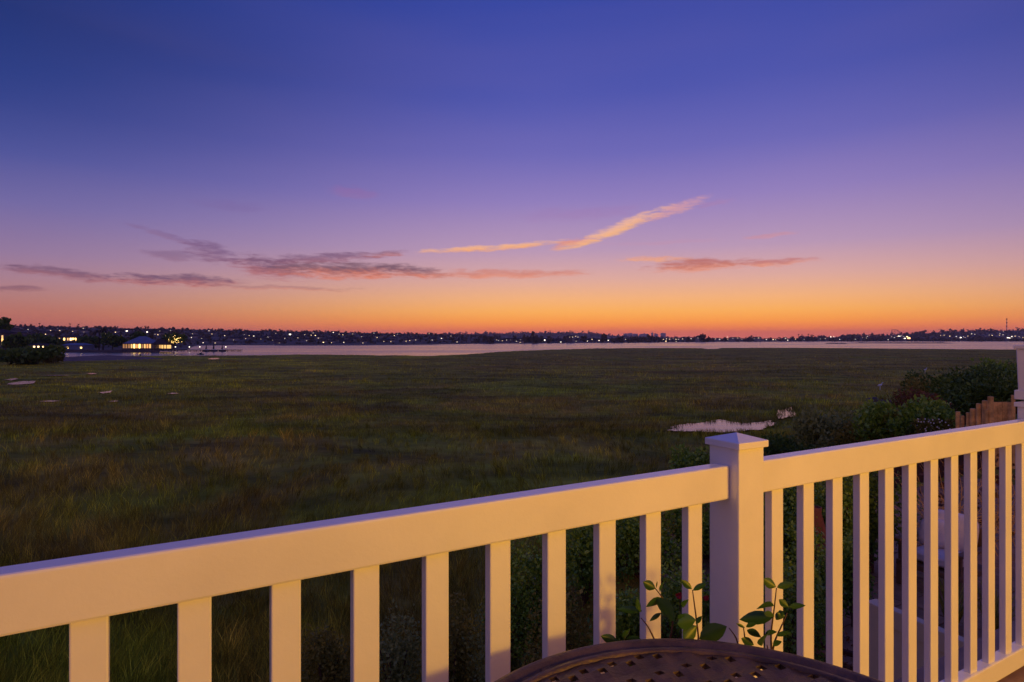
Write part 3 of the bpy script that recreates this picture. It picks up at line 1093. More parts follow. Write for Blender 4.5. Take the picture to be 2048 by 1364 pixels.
# leafy bank right behind the railing
HG = 'leafy shrubs on the bank below the railing'
for (px, ptop, wpx, yy, n, mt, lab) in [
    (1060, 1090, 150, 9.2, 3400, 'hedge_leaf', 'green shrub behind the third and fourth pickets left of the near post'),
    (1170, 1060, 150, 9.0, 3600, 'hedge_leaf', 'green shrub behind the second and third pickets left of the near post'),
    (1290, 1040, 150, 8.4, 3800, 'hedge_leaf', 'green shrub behind the pickets just left of the near post'),
    (1390, 1010, 130, 8.6, 3600, 'hedge_leaf', 'dense green shrub directly behind the near railing post'),
    (1490, 990, 140, 8.4, 3600, 'hedge_leaf', 'dense green shrub behind the first picket right of the near post'),
    (1110, 1210, 130, 7.4, 2600, 'dry_leaf', 'brownish scrub low behind the fourth picket left of the near post'),
    (1010, 1180, 130, 9.4, 2200, 'grey_leaf', 'grey scrub behind the fifth picket left of the near post'),
    (1240, 1190, 140, 7.0, 3200, 'hedge_leaf', 'low green shrub behind the table, left of the near post'),
    (1395, 1150, 140, 6.4, 3400, 'hedge_leaf', 'low green shrub at the foot of the near railing post'),
    (905, 1215, 120, 10.4, 1800, 'dry_leaf', 'dry scrub at the foot of the bank, behind the sixth picket'),
    (790, 1235, 120, 10.8, 1600, 'grey_leaf', 'pale grey scrub at the foot of the bank, behind the seventh picket'),
    (650, 1265, 120, 11.0, 1600, 'dry_leaf', 'yellowish dry scrub at the foot of the bank, farthest left'),
    (1585, 965, 120, 8.2, 3200, 'hedge_leaf', 'tall green shrub behind the second picket right of the near post'),
    (1660, 950, 130, 7.6, 3600, 'hedge_leaf', 'tall dark green shrub beside the mulch bed'),
    (1735, 930, 120, 8.0, 3200, 'dark_leaf', 'dark green shrub next to the brown board fence'),
    (1625, 1062, 120, 6.2, 2600, 'hedge_leaf', 'green shrub in front of the terracotta urn'),
    (1705, 1085, 90, 6.5, 1700, 'hedge_leaf', 'small green shrub at the corner of the patio, above the mulch'),
    (1565, 1130, 120, 5.6, 2600, 'hedge_leaf', 'low leafy shrub behind the first pickets right of the near post'),
]:
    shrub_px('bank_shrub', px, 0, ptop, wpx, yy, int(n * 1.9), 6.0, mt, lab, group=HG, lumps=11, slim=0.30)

# leafy ground cover over the upper bank
n = 26000
ga = RNG.uniform(-4, 6.0, n)
gd = RNG.uniform(1.0, 11.5, n)
gp = P0[None, :] + DV[None, :] * ga[:, None] + NV[None, :] * gd[:, None]
gz = ground(gp[:, 0], gp[:, 1])
keep = (gz > ZM + 0.15) & ~((ga > 3.2) & (gd < 3.4))
pts = np.stack([gp[:, 0], gp[:, 1], gz + RNG.uniform(0, 0.22, n)], 1)[keep]
v, f = leaf_faces(pts, 0.045, 0.5, 0.32)
o = link('ground_cover', mesh_np('ground_cover', v, f, RNG.uniform(0, 0.8, len(pts))), 'hedge_leaf')
tag(o, 'small leaved green ground cover on the bank', 'plants', kind='stuff')

# dark slope behind the pond edge and the shrubs above the right-hand railing
SG = 'shrubs on the slope beyond the right railing'
for (nm, px, ptop, wpx, yy, n, lp_, mt, lab) in [
    ('slope_shrub', 1960, 738, 190, 44, 4200, 7, 'dark_leaf', 'largest dark evergreen bush on the slope at the right edge'),
    ('slope_shrub', 1870, 758, 130, 46, 3000, 7, 'dark_leaf', 'dark evergreen bush left of the largest bush on the slope'),
    ('slope_shrub', 1985, 728, 90, 50, 2000, 7, 'hedge_leaf', 'yellow green treetop above the largest bush'),
    ('slope_shrub', 1830, 768, 110, 40, 2200, 6, 'dry_leaf', 'loose brownish bush left of the dark evergreen bushes'),
    ('slope_shrub', 1780, 815, 100, 24, 3000, 8, 'hedge_leaf', 'upright green rosemary-like bush nearest the boulder'),
    ('slope_shrub', 1862, 808, 110, 22, 3200, 8, 'hedge_leaf', 'upright green bush left of the wooden stakes'),
    ('slope_shrub', 1812, 822, 60, 23, 1600, 8, 'dry_leaf', 'yellow brown bush between the two upright green bushes'),
    ('slope_shrub', 1655, 832, 110, 27, 2400, 8, 'grey_leaf', 'feathery grey green bush right of the pink pond'),
    ('slope_shrub', 1830, 790, 130, 30, 2200, 7, 'red_leaf', 'rusty brown brush behind the upright green bushes'),
    ('slope_shrub', 1720, 850, 80, 25, 1500, 7, 'dry_leaf', 'low brown brush between the grey bush and the upright bushes'),
    ('slope_shrub', 1925, 770, 120, 36, 2600, 7, 'dark_leaf', 'dark bush right behind the wooden stakes'),
    ('slope_shrub', 2010, 760, 90, 30, 2400, 7, 'dark_leaf', 'dark bush behind the wooden plank panel'),
    ('slope_shrub', 1380, 902, 90, 26, 1600, 8, 'hedge_leaf', 'bright green sprigs rising over the rail left of the post'),
    ('slope_shrub', 1470, 905, 120, 27, 1800, 7, 'dark_leaf', 'dark scrub behind the near post cap'),
    ('slope_shrub', 1580, 880, 130, 30, 1800, 7, 'dark_leaf', 'dark scrub between the pond and the right rail'),
]:
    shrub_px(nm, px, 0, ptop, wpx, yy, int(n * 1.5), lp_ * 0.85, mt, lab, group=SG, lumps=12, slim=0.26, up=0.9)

# scrub covering the slope (uncountable)
n = 24000
ga = RNG.uniform(8, 120, n)
gd = RNG.uniform(6, 60, n)
foot = np.interp(ga, [-60, -10, 3, 12, 25, 41, 140, 600], [5, 7, 9.5, 15, 22, 25, 52, 200])
keep = gd < foot * 1.03
ga, gd = ga[keep], gd[keep]
gp = P0[None, :] + DV[None, :] * ga[:, None] + NV[None, :] * gd[:, None]
gz = ground(gp[:, 0], gp[:, 1])
pts = np.stack([gp[:, 0], gp[:, 1], gz + RNG.uniform(0, 0.5, len(ga)) * vnoise(gp[:, 0], gp[:, 1], 0.3, 8)], 1)
v, f = leaf_faces(pts, 0.20, 1.2, 0.22)
o = link('slope_scrub', mesh_np('slope_scrub', v, f, RNG.uniform(0, 1, len(pts))), 'red_leaf')
tag(o, 'rusty brown scrub and dry grass over the slope', 'scrub', kind='stuff')

# white flowers in front of the stakes
m = MB()
for q in range(42):
    p = Vector(at(random.uniform(1832, 1900), random.uniform(838, 862), 20.5 + random.uniform(-.5, .5)))
    t = random.uniform(0, 6.28)
    r_ = 0.028
    m.add([p + Vector((r_ * math.cos(t + k * 1.2566), -0.01, r_ * math.sin(t + k * 1.2566))) for k in range(5)] + [p + Vector((0, -0.03, 0))],
          [(k, (k + 1) % 5, 5) for k in range(5)])
fl = thing('flowering_plant', gpt(*at(1866, 850, 20.5)[:2]), 'plant with small cream flowers left of the wooden stakes', 'plant')
base = Vector(fl.location)
m.v = [tuple(Vector(p) - base) for p in m.v]
m.build('blossoms', 'petal', fl)
pts = np.array([at(random.uniform(1828, 1905), random.uniform(842, 900), 20.6) for _ in range(900)]) - np.array(base)
v, f = leaf_faces(pts, 0.11, 0.8, 0.25)
link('foliage', mesh_np('foliage', v, f, RNG.uniform(0, 0.8, len(pts))), 'dry_leaf', fl)

# boulders by the slope
for (px, py, wd, lab) in [(1748, 803, 1.3, 'rounded grey boulder on the slope, the left of two'), (1772, 804, 1.1, 'low grey boulder on the slope, the right of two')]:
    p = ray_ground(px, py + 4, 10)
    bm = bmesh.new()
    bmesh.ops.create_icosphere(bm, subdivisions=3, radius=1.0)
    for vv in bm.verts:
        k = 1 + 0.28 * mnoise.noise(vv.co * 1.3 + Vector((px, 0, 0))) + 0.08 * mnoise.noise(vv.co * 4)
        vv.co = Vector((vv.co.x * k * wd * .6, vv.co.y * k * wd * .5, vv.co.z * k * wd * .42))
    me = bpy.data.meshes.new('boulder')
    bm.to_mesh(me)
    bm.free()
    o = link('boulder', me, 'rock', smooth=True, loc=(p[0], p[1], p[2] + wd * 0.12))
    tag(o, lab, 'boulder', 'boulders on the slope')

# ------------------------------------------------------------------ wooden stake edging on the slope
sf = thing('stake_fence', gpt(*at(1950, 820, 15.0)[:2]), 'stepped row of rough wooden stakes on the slope', 'fence')
b0 = Vector(sf.location)
for (x0, x1, tp, yy) in [(1912, 1920, 823, 16.2), (1922, 1928, 831, 16.0), (1933, 1941, 825, 15.8), (1941, 1951, 817, 15.6), (1953, 1962, 807, 15.4), (1965, 1975, 801, 15.2), (1976, 1986, 793, 15.0), (2023, 2030, 790, 14.8), (1970, 1976, 819, 15.0)]:
    p = at((x0 + x1) / 2, tp, yy)
    w_ = (x1 - x0) / F * yy
    g_ = float(ground(p[0], p[1])) - 0.3
    MB().tube([(p[0] - b0.x, p[1] - b0.y, g_ - b0.z), (p[0] - b0.x, p[1] - b0.y, p[2] - b0.z - 0.01), (p[0] - b0.x, p[1] - b0.y, p[2] - b0.z)],
              [w_ / 2, w_ / 2, w_ / 2 * 0.85], 10).build('stake', 'stake_wood', sf)
for q in range(4):
    p = at(1990 + 9.3 * q, 804, 15.1)
    g_ = float(ground(p[0], p[1])) - 0.3
    MB().box((p[0] - b0.x, p[1] - b0.y, (g_ + p[2]) / 2 - b0.z), (0.108, 0.03, p[2] - g_)).build('plank', 'stake_wood', sf)

# ------------------------------------------------------------------ neighbour's terrace below
TZ2 = -1.75
pat = thing('patio', ad(4.3, 0.35, TZ2), 'terracotta paved patio below the deck on the right', 'patio', rz=RAIL_RZ)
del pat['label'], pat['category']
tag(pat, kind='structure')
MB().box((5.0, 2.7, -0.19), (10.0, 5.4, 0.30)).build('patio_bed', 'mulch', pat)
pv = None
for i in range(21):
    for j in range(11):
        if pv is None:
            ob = MB().box((0, 0, 0), (0.462, 0.472, 0.05)).build('paver', 'paver', pat, bevel=0.006)
            pv = ob.data
        else:
            ob = link('paver', pv, None, pat, bevel=0.006)
        ob.location = (0.25 + i * 0.475, 0.26 + j * 0.485, -0.018 + random.uniform(-0.003, 0.003))

# mulch bed with edging board
mb_ = MB()
for i in range(9):
    for j in range(9):
        pass
p1, p2 = on_z(1572, 1284, -1.78), on_z(1712, 1322, -1.78)
ed = thing('edging_board', p1, 'grey edging board round the mulch bed', 'edging')
dv = Vector(p2) - Vector(p1)
MB().box((dv.x / 2, dv.y / 2, 0.0), (dv.length * 1.15, 0.045, 0.16), rz=math.atan2(dv.y, dv.x)).build('board', 'fence_wood', ed, bevel=0.004)
n = 14000
ga = RNG.uniform(2.4, 4.9, n)
gd = RNG.uniform(0.9, 4.2, n)
gp = P0[None, :] + DV[None, :] * ga[:, None] + NV[None, :] * gd[:, None]
gz = ground(gp[:, 0], gp[:, 1])
pts = np.stack([gp[:, 0], gp[:, 1], gz + RNG.uniform(0, 0.10, n)], 1)
v, f = leaf_faces(pts, 0.05, 0.2, 0.22)
o = link('mulch_litter', mesh_np('mulch_litter', v, f, RNG.uniform(0, 1, n)), 'red_leaf')
tag(o, 'red brown bark mulch beside the patio', 'mulch', kind='stuff')

# tan divider fence
fa, fb = on_z(1741, 1196, -0.35), on_z(1975, 1300, -0.35)
fa, fb = Vector(fa), Vector(fb)
fd = (fb - fa)
fl_len = fd.length * 1.35
fz = math.atan2(fd.y, fd.x)
dvf = thing('divider_fence', (fa.x, fa.y, TZ2), 'tan vinyl privacy fence below the right railing', 'fence', rz=fz)
HF = -0.35 - TZ2
MB().box((0.05, 0, HF / 2 - 0.02), (0.10, 0.10, HF + 0.02)).build('post', 'tan_vinyl', dvf, bevel=0.004)
MB().box((fl_len, 0, HF / 2 - 0.02), (0.10, 0.10, HF + 0.02)).build('post', 'tan_vinyl', dvf, bevel=0.004)
MB().box((fl_len / 2 + 0.05, 0, HF - 0.06), (fl_len - 0.101, 0.062, 0.12)).build('top_rail', 'tan_vinyl', dvf, bevel=0.006)
MB().box((fl_len / 2 + 0.05, 0, 0.10), (fl_len - 0.101, 0.062, 0.12)).build('bottom_rail', 'tan_vinyl', dvf, bevel=0.006)
nb = max(3, int((fl_len - 0.15) / 0.15))
for q in range(nb):
    MB().box((0.105 + 0.075 + q * 0.1502, 0, HF / 2 - 0.01), (0.146, 0.028, HF - 0.10)).build('board', 'tan_vinyl', dvf, bevel=0.004)

# patio chair
cp = at(1885, 1110, 7.5)
ch = thing('patio_chair', (cp[0], cp[1], TZ2 + 0.008), 'wooden patio armchair with pale cushions on the terrace', 'chair', rz=R(-62))


def pillow(c, s, rot, name, mat):
    bm = bmesh.new()
    bmesh.ops.create_cube(bm, size=1.0)
    bmesh.ops.subdivide_edges(bm, edges=bm.edges[:], cuts=5, use_grid_fill=True)
    for vv in bm.verts:
        x_, y_, z_ = vv.co * 2
        k = (1 - 0.16 * abs(x_) ** 3) * (1 - 0.16 * abs(y_) ** 3)
        puff = 1 - 0.55 * max(abs(x_), abs(y_)) ** 4
        vv.co = Vector((x_ * k * s[0] / 2, y_ * k * s[1] / 2, z_ * s[2] / 2 * puff))
        vv.co = Matrix.Rotation(rot, 3, 'X') @ vv.co + Vector(c)
    me = bpy.data.meshes.new(name)
    bm.to_mesh(me)
    bm.free()
    return link(name, me, mat, ch, smooth=True)


MB().box((0, 0, 0.28), (0.72, 0.72, 0.07)).build('seat_frame', 'teak', ch, bevel=0.008)
for sx in (-1, 1):
    for sy in (-1, 1):
        MB().box((sx * 0.33, sy * 0.33, 0.14 if sy < 0 else 0.30), (0.06, 0.06, 0.28 if sy < 0 else 0.60)).build('leg', 'teak', ch, bevel=0.006)
    MB().box((sx * 0.35, 0.0, 0.56), (0.09, 0.74, 0.035)).build('armrest', 'teak', ch, bevel=0.008)
    MB().box((sx * 0.33, -0.30, 0.42), (0.05, 0.05, 0.25)).build('arm_support', 'teak', ch, bevel=0.006)
MB().box((0, 0.34, 0.62), (0.66, 0.05, 0.30)).build('back_frame', 'teak', ch, bevel=0.008)
pillow((0, -0.02, 0.40), (0.64, 0.66, 0.17), 0, 'seat_cushion', 'cushion')
pillow((0, 0.23, 0.68), (0.64, 0.56, 0.20), R(76), 'back_cushion', 'cushion')
pillow((-0.12, 0.08, 0.64), (0.42, 0.42, 0.15), R(66), 'throw_pillow', 'cushion')

# terracotta urn in the hedge
up_ = at(1633, 1040, 7.0)
ur = thing('clay_urn', (up_[0], up_[1], float(ground(up_[0], up_[1]))), 'terracotta clay urn among the dark shrubs', 'urn')
hz = CAMZ - (1014 - HY) / F * 7.0 - ur.location.z
MB().lathe([(0, 0), (0.09, 0), (0.10, 0.05), (0.07, hz * 0.35), (0.11, hz * 0.72), (0.10, hz * 0.80), (0.05, hz * 0.95), (0.06, hz), (0.045, hz)], 28).build('body', 'terracotta', ur, smooth=True)
MB().lathe([(0.045, hz), (0.0, hz - 0.04)], 20).build('mouth', 'mulch', ur)

# brown board fence behind the chair
wf = thing('board_fence', ad(11.3, 6.1, TZ2 - 0.1), 'dark brown board fence behind the patio chair', 'fence', rz=RAIL_RZ)
bd = None
for q in range(58):
    if bd is None:
        ob = MB().box((0, 0, 0.42), (0.142, 0.022, 0.84)).build('board', 'fence_wood', wf, bevel=0.003)
        bd = ob.data
    else:
        ob = link('board', bd, None, wf, bevel=0.003)
    ob.location = (0.1 + q * 0.15, random.uniform(-0.003, 0.003), random.uniform(-0.01, 0.01))
for zz in (0.2, 0.65):
    MB().box((4.4, 0.034, zz), (8.7, 0.04, 0.09)).build('fence_rail', 'fence_wood', wf)
for q in range(5):
    MB().box((0.1 + q * 2.1, 0.10, 0.41), (0.09, 0.09, 0.82)).build('fence_post', 'fence_wood', wf)


# bare twiggy vine on the board fence, strappy grass plant on the patio
def twigs(root, name, n, spread, h, mat, droop=0.0):
    m = MB()
    for q in range(n):
        p = Vector((random.uniform(-spread[0], spread[0]), random.uniform(-spread[1], spread[1]), random.uniform(0, h * 0.4)))
        pts = [p.copy()]
        d = Vector((random.uniform(-1, 1), random.uniform(-.5, .5), random.uniform(.3, 1.2))).normalized()
        for s in range(4):
            d = (d + Vector((random.uniform(-.5, .5), random.uniform(-.4, .4), random.uniform(-.4, .3) - droop))).normalized()
            p = p + d * h * 0.2
            pts.append(p.copy())
        m.tube(pts, [0.006, 0.005, 0.004, 0.003, 0.002], 4, False)
    return m.build(name, mat, root)


vp = at(1975, 1000, 8.6)
vn = thing('bare_vine', (vp[0], vp[1], TZ2), 'bare pale twiggy vine in front of the brown board fence', 'vine')
twigs(vn, 'twigs', 120, (0.9, 0.15), 1.5, 'stake_wood')
pts = np.stack([RNG.uniform(-.9, .9, 420), RNG.uniform(-.15, .15, 420), RNG.uniform(.2, 1.5, 420)], 1)
v, f = leaf_faces(pts, 0.06, 0.2)
link('leaves', mesh_np('leaves', v, f, RNG.uniform(0, 1, 420)), 'red_leaf', vn)

for (px, py, lab) in [(1905, 1262, 'strappy striped grass plant in front of the patio chair'), (1990, 1280, 'strappy grass plant at the right end of the divider fence')]:
    g_ = on_z(px, py, TZ2)
    sg = thing('strappy_plant', (g_[0], g_[1], TZ2 + 0.007), lab, 'plant', 'strappy plants on the patio')
    m = MB()
    for q in range(46):
        t = random.uniform(0, 6.28)
        L = random.uniform(0.35, 0.62)
        c_, s_ = math.cos(t), math.sin(t)
        w_ = 0.012
        pr = [(0.02, 0), (0.06 + 0.1 * L, L * 0.5), (0.18 * random.uniform(.6, 1.8), L * 0.85), (0.40 * random.uniform(.5, 1.2), L * random.uniform(.6, .95))]
        vs = []
        for i, (r_, z_) in enumerate(pr):
            ww = w_ * (1 - i / 3.4)
            vs += [(r_ * c_ - s_ * ww, r_ * s_ + c_ * ww, z_), (r_ * c_ + s_ * ww, r_ * s_ - c_ * ww, z_)]
        m.add(vs, [(2 * i, 2 * i + 1, 2 * i + 3, 2 * i + 2) for i in range(3)])
    me = m.build('blades', 'dry_leaf', sg)
    a_ = me.data.attributes.new('tint', 'FLOAT', 'FACE')
    a_.data.foreach_set('value', [random.uniform(.4, 1) for _ in me.data.polygons])
# red geranium blossoms behind the post
for (px, py, lab) in [(1360, 1192, 'small red blossom left of the near post'), (1412, 1196, 'small red blossom close against the near post')]:
    p = at(px, py, 6.0)
    m = MB()
    for q in range(14):
        c0 = Vector((random.uniform(-.03, .03), random.uniform(-.03, .03), random.uniform(-.025, .025)))
        t = random.uniform(0, 6.28)
        m.add([c0 + Vector((.018 * math.cos(t + k * 1.57), random.uniform(-.01, .01), .018 * math.sin(t + k * 1.57))) for k in range(4)], [(0, 1, 2, 3)])
    r_ = thing('red_blossom', (p[0], p[1], p[2]), lab, 'flower', 'red blossoms behind the railing')
    m.build('petals', 'petal_red', r_)
    g_ = float(ground(p[0], p[1]))
    MB().tube([(0, 0, g_ - p[2]), (0.01, 0.02, (g_ - p[2]) * .5), (0, 0, 0)], 0.004, 5).build('stalk', 'stem', r_)


# ------------------------------------------------------------------ far shore, hills, town
def strip(name, px0, px1, cols, rows, shore, ridge, prof, mat, seed):
    """land strip: shore(px) and ridge(px) distances, prof(s, px) height"""
    pxs = np.linspace(px0, px1, cols)
    ss = np.linspace(0, 1.35, rows)
    V = np.zeros((rows, cols, 3))
    for j, px in enumerate(pxs):
        y0, y1 = shore(px), ridge(px)
        for i, s in enumerate(ss):
            yy = y0 + (y1 - y0) * s
            V[i, j] = ((px - CX) / F * yy, yy, prof(s, px, yy))
    x_, y_ = V[..., 0], V[..., 1]
    V[..., 2] += (vnoise(x_, y_, 0.02, seed) - 0.5) * 2.0 * np.clip(ss, 0, 0.5)[:, None]
    V[0, :, 2] = ZW - 0.6
    idx = np.arange(rows * cols).reshape(rows, cols)
    f = np.stack([idx[:-1, :-1].ravel(), idx[:-1, 1:].ravel(), idx[1:, 1:].ravel(), idx[1:, :-1].ravel()], 1)
    o = link(name, mesh_np(name, V.reshape(-1, 3), f), mat, smooth=True)
    tag(o, kind='structure')
    return o


def interp(tab):
    a_, b_ = [t[0] for t in tab], [t[1] for t in tab]
    return lambda px: float(np.interp(px, a_, b_))


class Land:
    def __init__(self, name, px0, px1, shore, ridge, ridge_py, flat, power, cols=220, rows=26, seed=1):
        self.sh, self.rd, self.rp = interp(shore), interp(ridge), interp(ridge_py)
        self.px0, self.px1, self.flat, self.pw = px0, px1, flat, power
        strip(name, px0, px1, cols, rows, self.sh, self.rd, self.prof, 'hill_soil', seed)

    def zr(self, px):
        return CAMZ + (HY - self.rp(px)) / F * self.rd(px)

    def prof(self, s, px, yy):
        base = ZW + 0.9
        if s <= 0:
            return ZW - 0.6
        k = min(1.0, s / 0.03)
        t = min(1.0, max(0.0, (s - self.flat) / (1 - self.flat)))
        t = t ** self.pw * (1 if s <= 1 else max(0.0, 1 - (s - 1) * 1.2))
        return ZW - 0.6 + (base - ZW + 0.6) * k + (self.zr(px) - base) * t

    def z(self, px, yy):
        s = (yy - self.sh(px)) / (self.rd(px) - self.sh(px))
        return self.prof(s, px, yy)

    def hit(self, px, py):
        y0, y1 = self.sh(px), self.rd(px)
        for k in range(160):
            yy = y0 + (y1 - y0) * k / 159.0
            if at(px, py, yy)[2] <= self.z(px, yy):
                return at(px, py, yy)
        return None


left_hill = Land('left_hills', -1500, 1010,
                 [(-1500, 290), (-420, 300), (0, 311), (120, 318), (300, 322), (345, 334), (372, 345), (392, 610), (480, 640), (545, 632), (560, 610), (700, 620), (860, 690), (900, 760), (1010, 860)],
                 [(-420, 1250), (400, 1350), (700, 1500), (1010, 1700)],
                 [(-420, 650), (0, 652), (200, 655), (350, 658), (500, 661), (700, 665), (900, 669), (1010, 673)], 0.12, 0.85, cols=340)
low_shore = Land('low_shore', 960, 2500,
                 [(960, 800), (1000, 850), (1240, 1000), (1400, 1250), (1600, 1400), (1800, 1480), (2048, 1480), (2500, 1450)],
                 [(960, 1100), (1240, 1350), (1600, 1900), (2500, 2000)],
                 [(960, 676), (1240, 678), (1700, 678), (2500, 677)], 0.1, 1.0, seed=3)
bluff = Land('bluff_hills', 860, 1420, [(860, 3700), (1420, 4000)], [(860, 4600), (1420, 5000)],
             [(860, 668), (980, 667.5), (1060, 665.5), (1170, 666), (1225, 671), (1300, 675.5), (1420, 677)], 0.1, 0.8, seed=5)
right_hill = Land('right_hills', 1560, 2500, [(1560, 2000), (2500, 2000)], [(1560, 2800), (2500, 2700)],
                  [(1560, 677), (1680, 674), (1760, 671), (1830, 667), (1900, 664), (1960, 661.5), (2048, 660.5), (2500, 659)], 0.05, 0.9, seed=6)

L1 = [(140, 150), (165, 150), (230, 160), (70, 183), (100, 205), (258, 207), (375, 198), (415, 168), (478, 155), (492, 168), (683, 150), (690, 180), (860, 195), (1037, 172, 2), (945, 182), (1100, 203), (1208, 180, 2), (1310, 172), (1395, 170),
      (1580, 195), (1605, 195), (1570, 225), (1655, 232), (1663, 268), (1765, 270), (1840, 210), (1908, 242), (1915, 244), (2010, 200), (2035, 200), (2015, 235), (1713, 170), (190, 205, 3), (330, 192), (270, 225), (595, 165)]
L2 = [(50, 243), (68, 245), (172, 232), (195, 210), (238, 213), (270, 200), (278, 185), (295, 238), (352, 222), (412, 223), (430, 255), (445, 270), (490, 233), (535, 200, 2), (598, 228), (655, 203), (708, 207), (740, 208), (768, 208), (767, 230), (805, 265),
      (870, 268), (887, 183), (965, 203), (945, 258), (975, 265), (1000, 265), (1003, 243), (1128, 270), (1148, 240), (1158, 255), (1220, 190), (1230, 222), (1245, 225), (1270, 222), (1300, 257), (1370, 240), (1358, 258), (1482, 238), (1482, 255), (1560, 245), (1780, 222), (1775, 232), (1850, 213), (1900, 262)]
L3 = [(382, 245), (402, 248), (430, 252), (463, 247), (490, 245), (575, 243), (577, 265), (545, 256), (775, 247, 2), (888, 250), (910, 262), (920, 257), (980, 222), (1005, 222), (1030, 215), (1048, 222), (1048, 245), (970, 258), (985, 255), (1035, 255),
      (1125, 255), (1145, 250), (1163, 240), (1205, 246), (1222, 250), (1298, 248), (1437, 240), (1773, 237), (1770, 255), (1800, 238), (1828, 235), (1850, 240), (1855, 258), (1872, 240), (1905, 235), (1973, 235), (1748, 240), (2030, 230)]
L5 = [(643, 158), (675, 155), (742, 152), (805, 148), (945, 155), (965, 155), (980, 157), (1043, 140), (1045, 157), (1090, 150), (1127, 147), (1162, 158), (1263, 153), (1300, 147), (1285, 145), (1362, 160), (1418, 160), (1437, 160), (1500, 157), (1520, 150), (1538, 165),
      (1600, 157), (1652, 157), (1672, 158), (1805, 155), (1845, 152), (1890, 138, 2), (1915, 136)]
L6 = [(58, 278), (152, 303), (315, 300), (373, 300), (393, 283), (425, 288), (437, 272), (650, 305), (685, 275), (715, 283), (745, 272), (765, 267, 2), (790, 265), (808, 275), (820, 290, 2), (845, 275, 3), (865, 287, 3),
      (1187, 262), (1225, 258), (1283, 268), (1350, 272), (1397, 283, 2), (1425, 275), (1443, 282), (1470, 268), (1690, 258), (1722, 260), (1800, 240), (1797, 258), (1835, 220), (1833, 255), (1883, 285, 2), (1897, 285, 2), (1922, 270, 2), (1957, 268), (1998, 275), (2038, 283), (1543, 250), (1510, 243)]
# wooded cover on every strip (reads as one mass)
rl = random.Random(5)
L4 = [(rl.uniform(20, 880), rl.uniform(0, 1)) for _ in range(46)]
L4 = [(x_, 660 + x_ * 0.008 + t_ * (22 - x_ * 0.008), 0.25) for x_, t_ in L4 if not (100 < x_ < 360 and t_ > 0.4)]
LIGHTS = [(ox + e[0] / sc, oy + e[1] / sc) for lst, ox, oy, sc in ((L1, 0, 620, 4.096), (L2, 450, 620, 4.096), (L3, 900, 620, 4.096), (L5, 1200, 640, 4.096), (L6, 1650, 620, 5.146), (L4, 0, 0, 1.0)) for e in lst]
def woods(name, land, px0, px1, n, hmin, hmax, label, s0=0.02, s1=1.05, per=16):
    px = RNG.uniform(px0, px1, n)
    s = s0 + (s1 - s0) * RNG.uniform(0, 1, n) ** 1.1
    P = []
    H = []
    lx = np.array([l[0] for l in LIGHTS])
    ly = np.array([l[1] for l in LIGHTS])
    for p_, s_ in zip(px, s):
        y_ = land.sh(p_) + (land.rd(p_) - land.sh(p_)) * s_
        g_ = land.prof(s_, p_, y_) - 0.5
        h_ = random.uniform(hmin, hmax) * (0.6 + 0.8 * random.random() ** 2)
        py0, py1 = HY + (CAMZ - g_) / y_ * F, HY + (CAMZ - g_ - h_ * 1.25) / y_ * F
        if np.any((np.abs(lx - p_) < h_ * 0.9 / y_ * F) & (ly > py1 - 1.0) & (ly < py0 + 0.5)):
            continue
        P.append(((p_ - CX) / F * y_, y_, g_))
        H.append(h_)
    P = np.repeat(np.array(P), per, axis=0)
    H = np.repeat(np.array(H), per)
    d = RNG.normal(size=P.shape)
    d /= np.linalg.norm(d, axis=1)[:, None]
    d *= RNG.uniform(0.3, 1.0, len(P))[:, None]
    P = P + d * np.stack([H * 0.55, H * 0.55, H * 0.45], 1) + np.stack([0 * H, 0 * H, H * 0.55], 1)
    v, f = leaf_faces(P, 1.0, 0.1, 0.5)
    v = v.reshape(-1, 4, 3)
    v = P[:, None, :] + (v - P[:, None, :]) * (H * 0.5)[:, None, None]
    o = link(name, mesh_np(name, v.reshape(-1, 3), f, RNG.uniform(0, 1, len(P))), 'far_leaf')
    tag(o, label, 'trees', kind='stuff')


woods('hillside_trees', left_hill, -1400, 1000, 4200, 2, 4.6, 'dark trees covering the hillside across the bay', 0.10)
woods('shore_trees', low_shore, 970, 2400, 1500, 4, 8, 'dark belt of trees along the far low shore', 0.02, 0.7)
woods('bluff_trees', bluff, 880, 1400, 600, 8, 14, 'hazy trees on the distant bluff', 0.3)
woods('right_trees', right_hill, 1600, 2400, 900, 6, 11, 'trees over the low hills on the right', 0.1)


def house_mesh(w, d, h, roof_h):
    wall = MB().box((0, 0, h / 2), (w, d, h))
    e = 0.4
    roof = MB().add([(-w / 2 - e, -d / 2 - e, h), (w / 2 + e, -d / 2 - e, h), (w / 2 + e, d / 2 + e, h), (-w / 2 - e, d / 2 + e, h), (-w / 2, 0, h + roof_h), (w / 2, 0, h + roof_h)],
                    [(0, 1, 5, 4), (2, 3, 4, 5), (0, 4, 3), (1, 2, 5), (3, 2, 1, 0)])
    return wall, roof


HM = {}


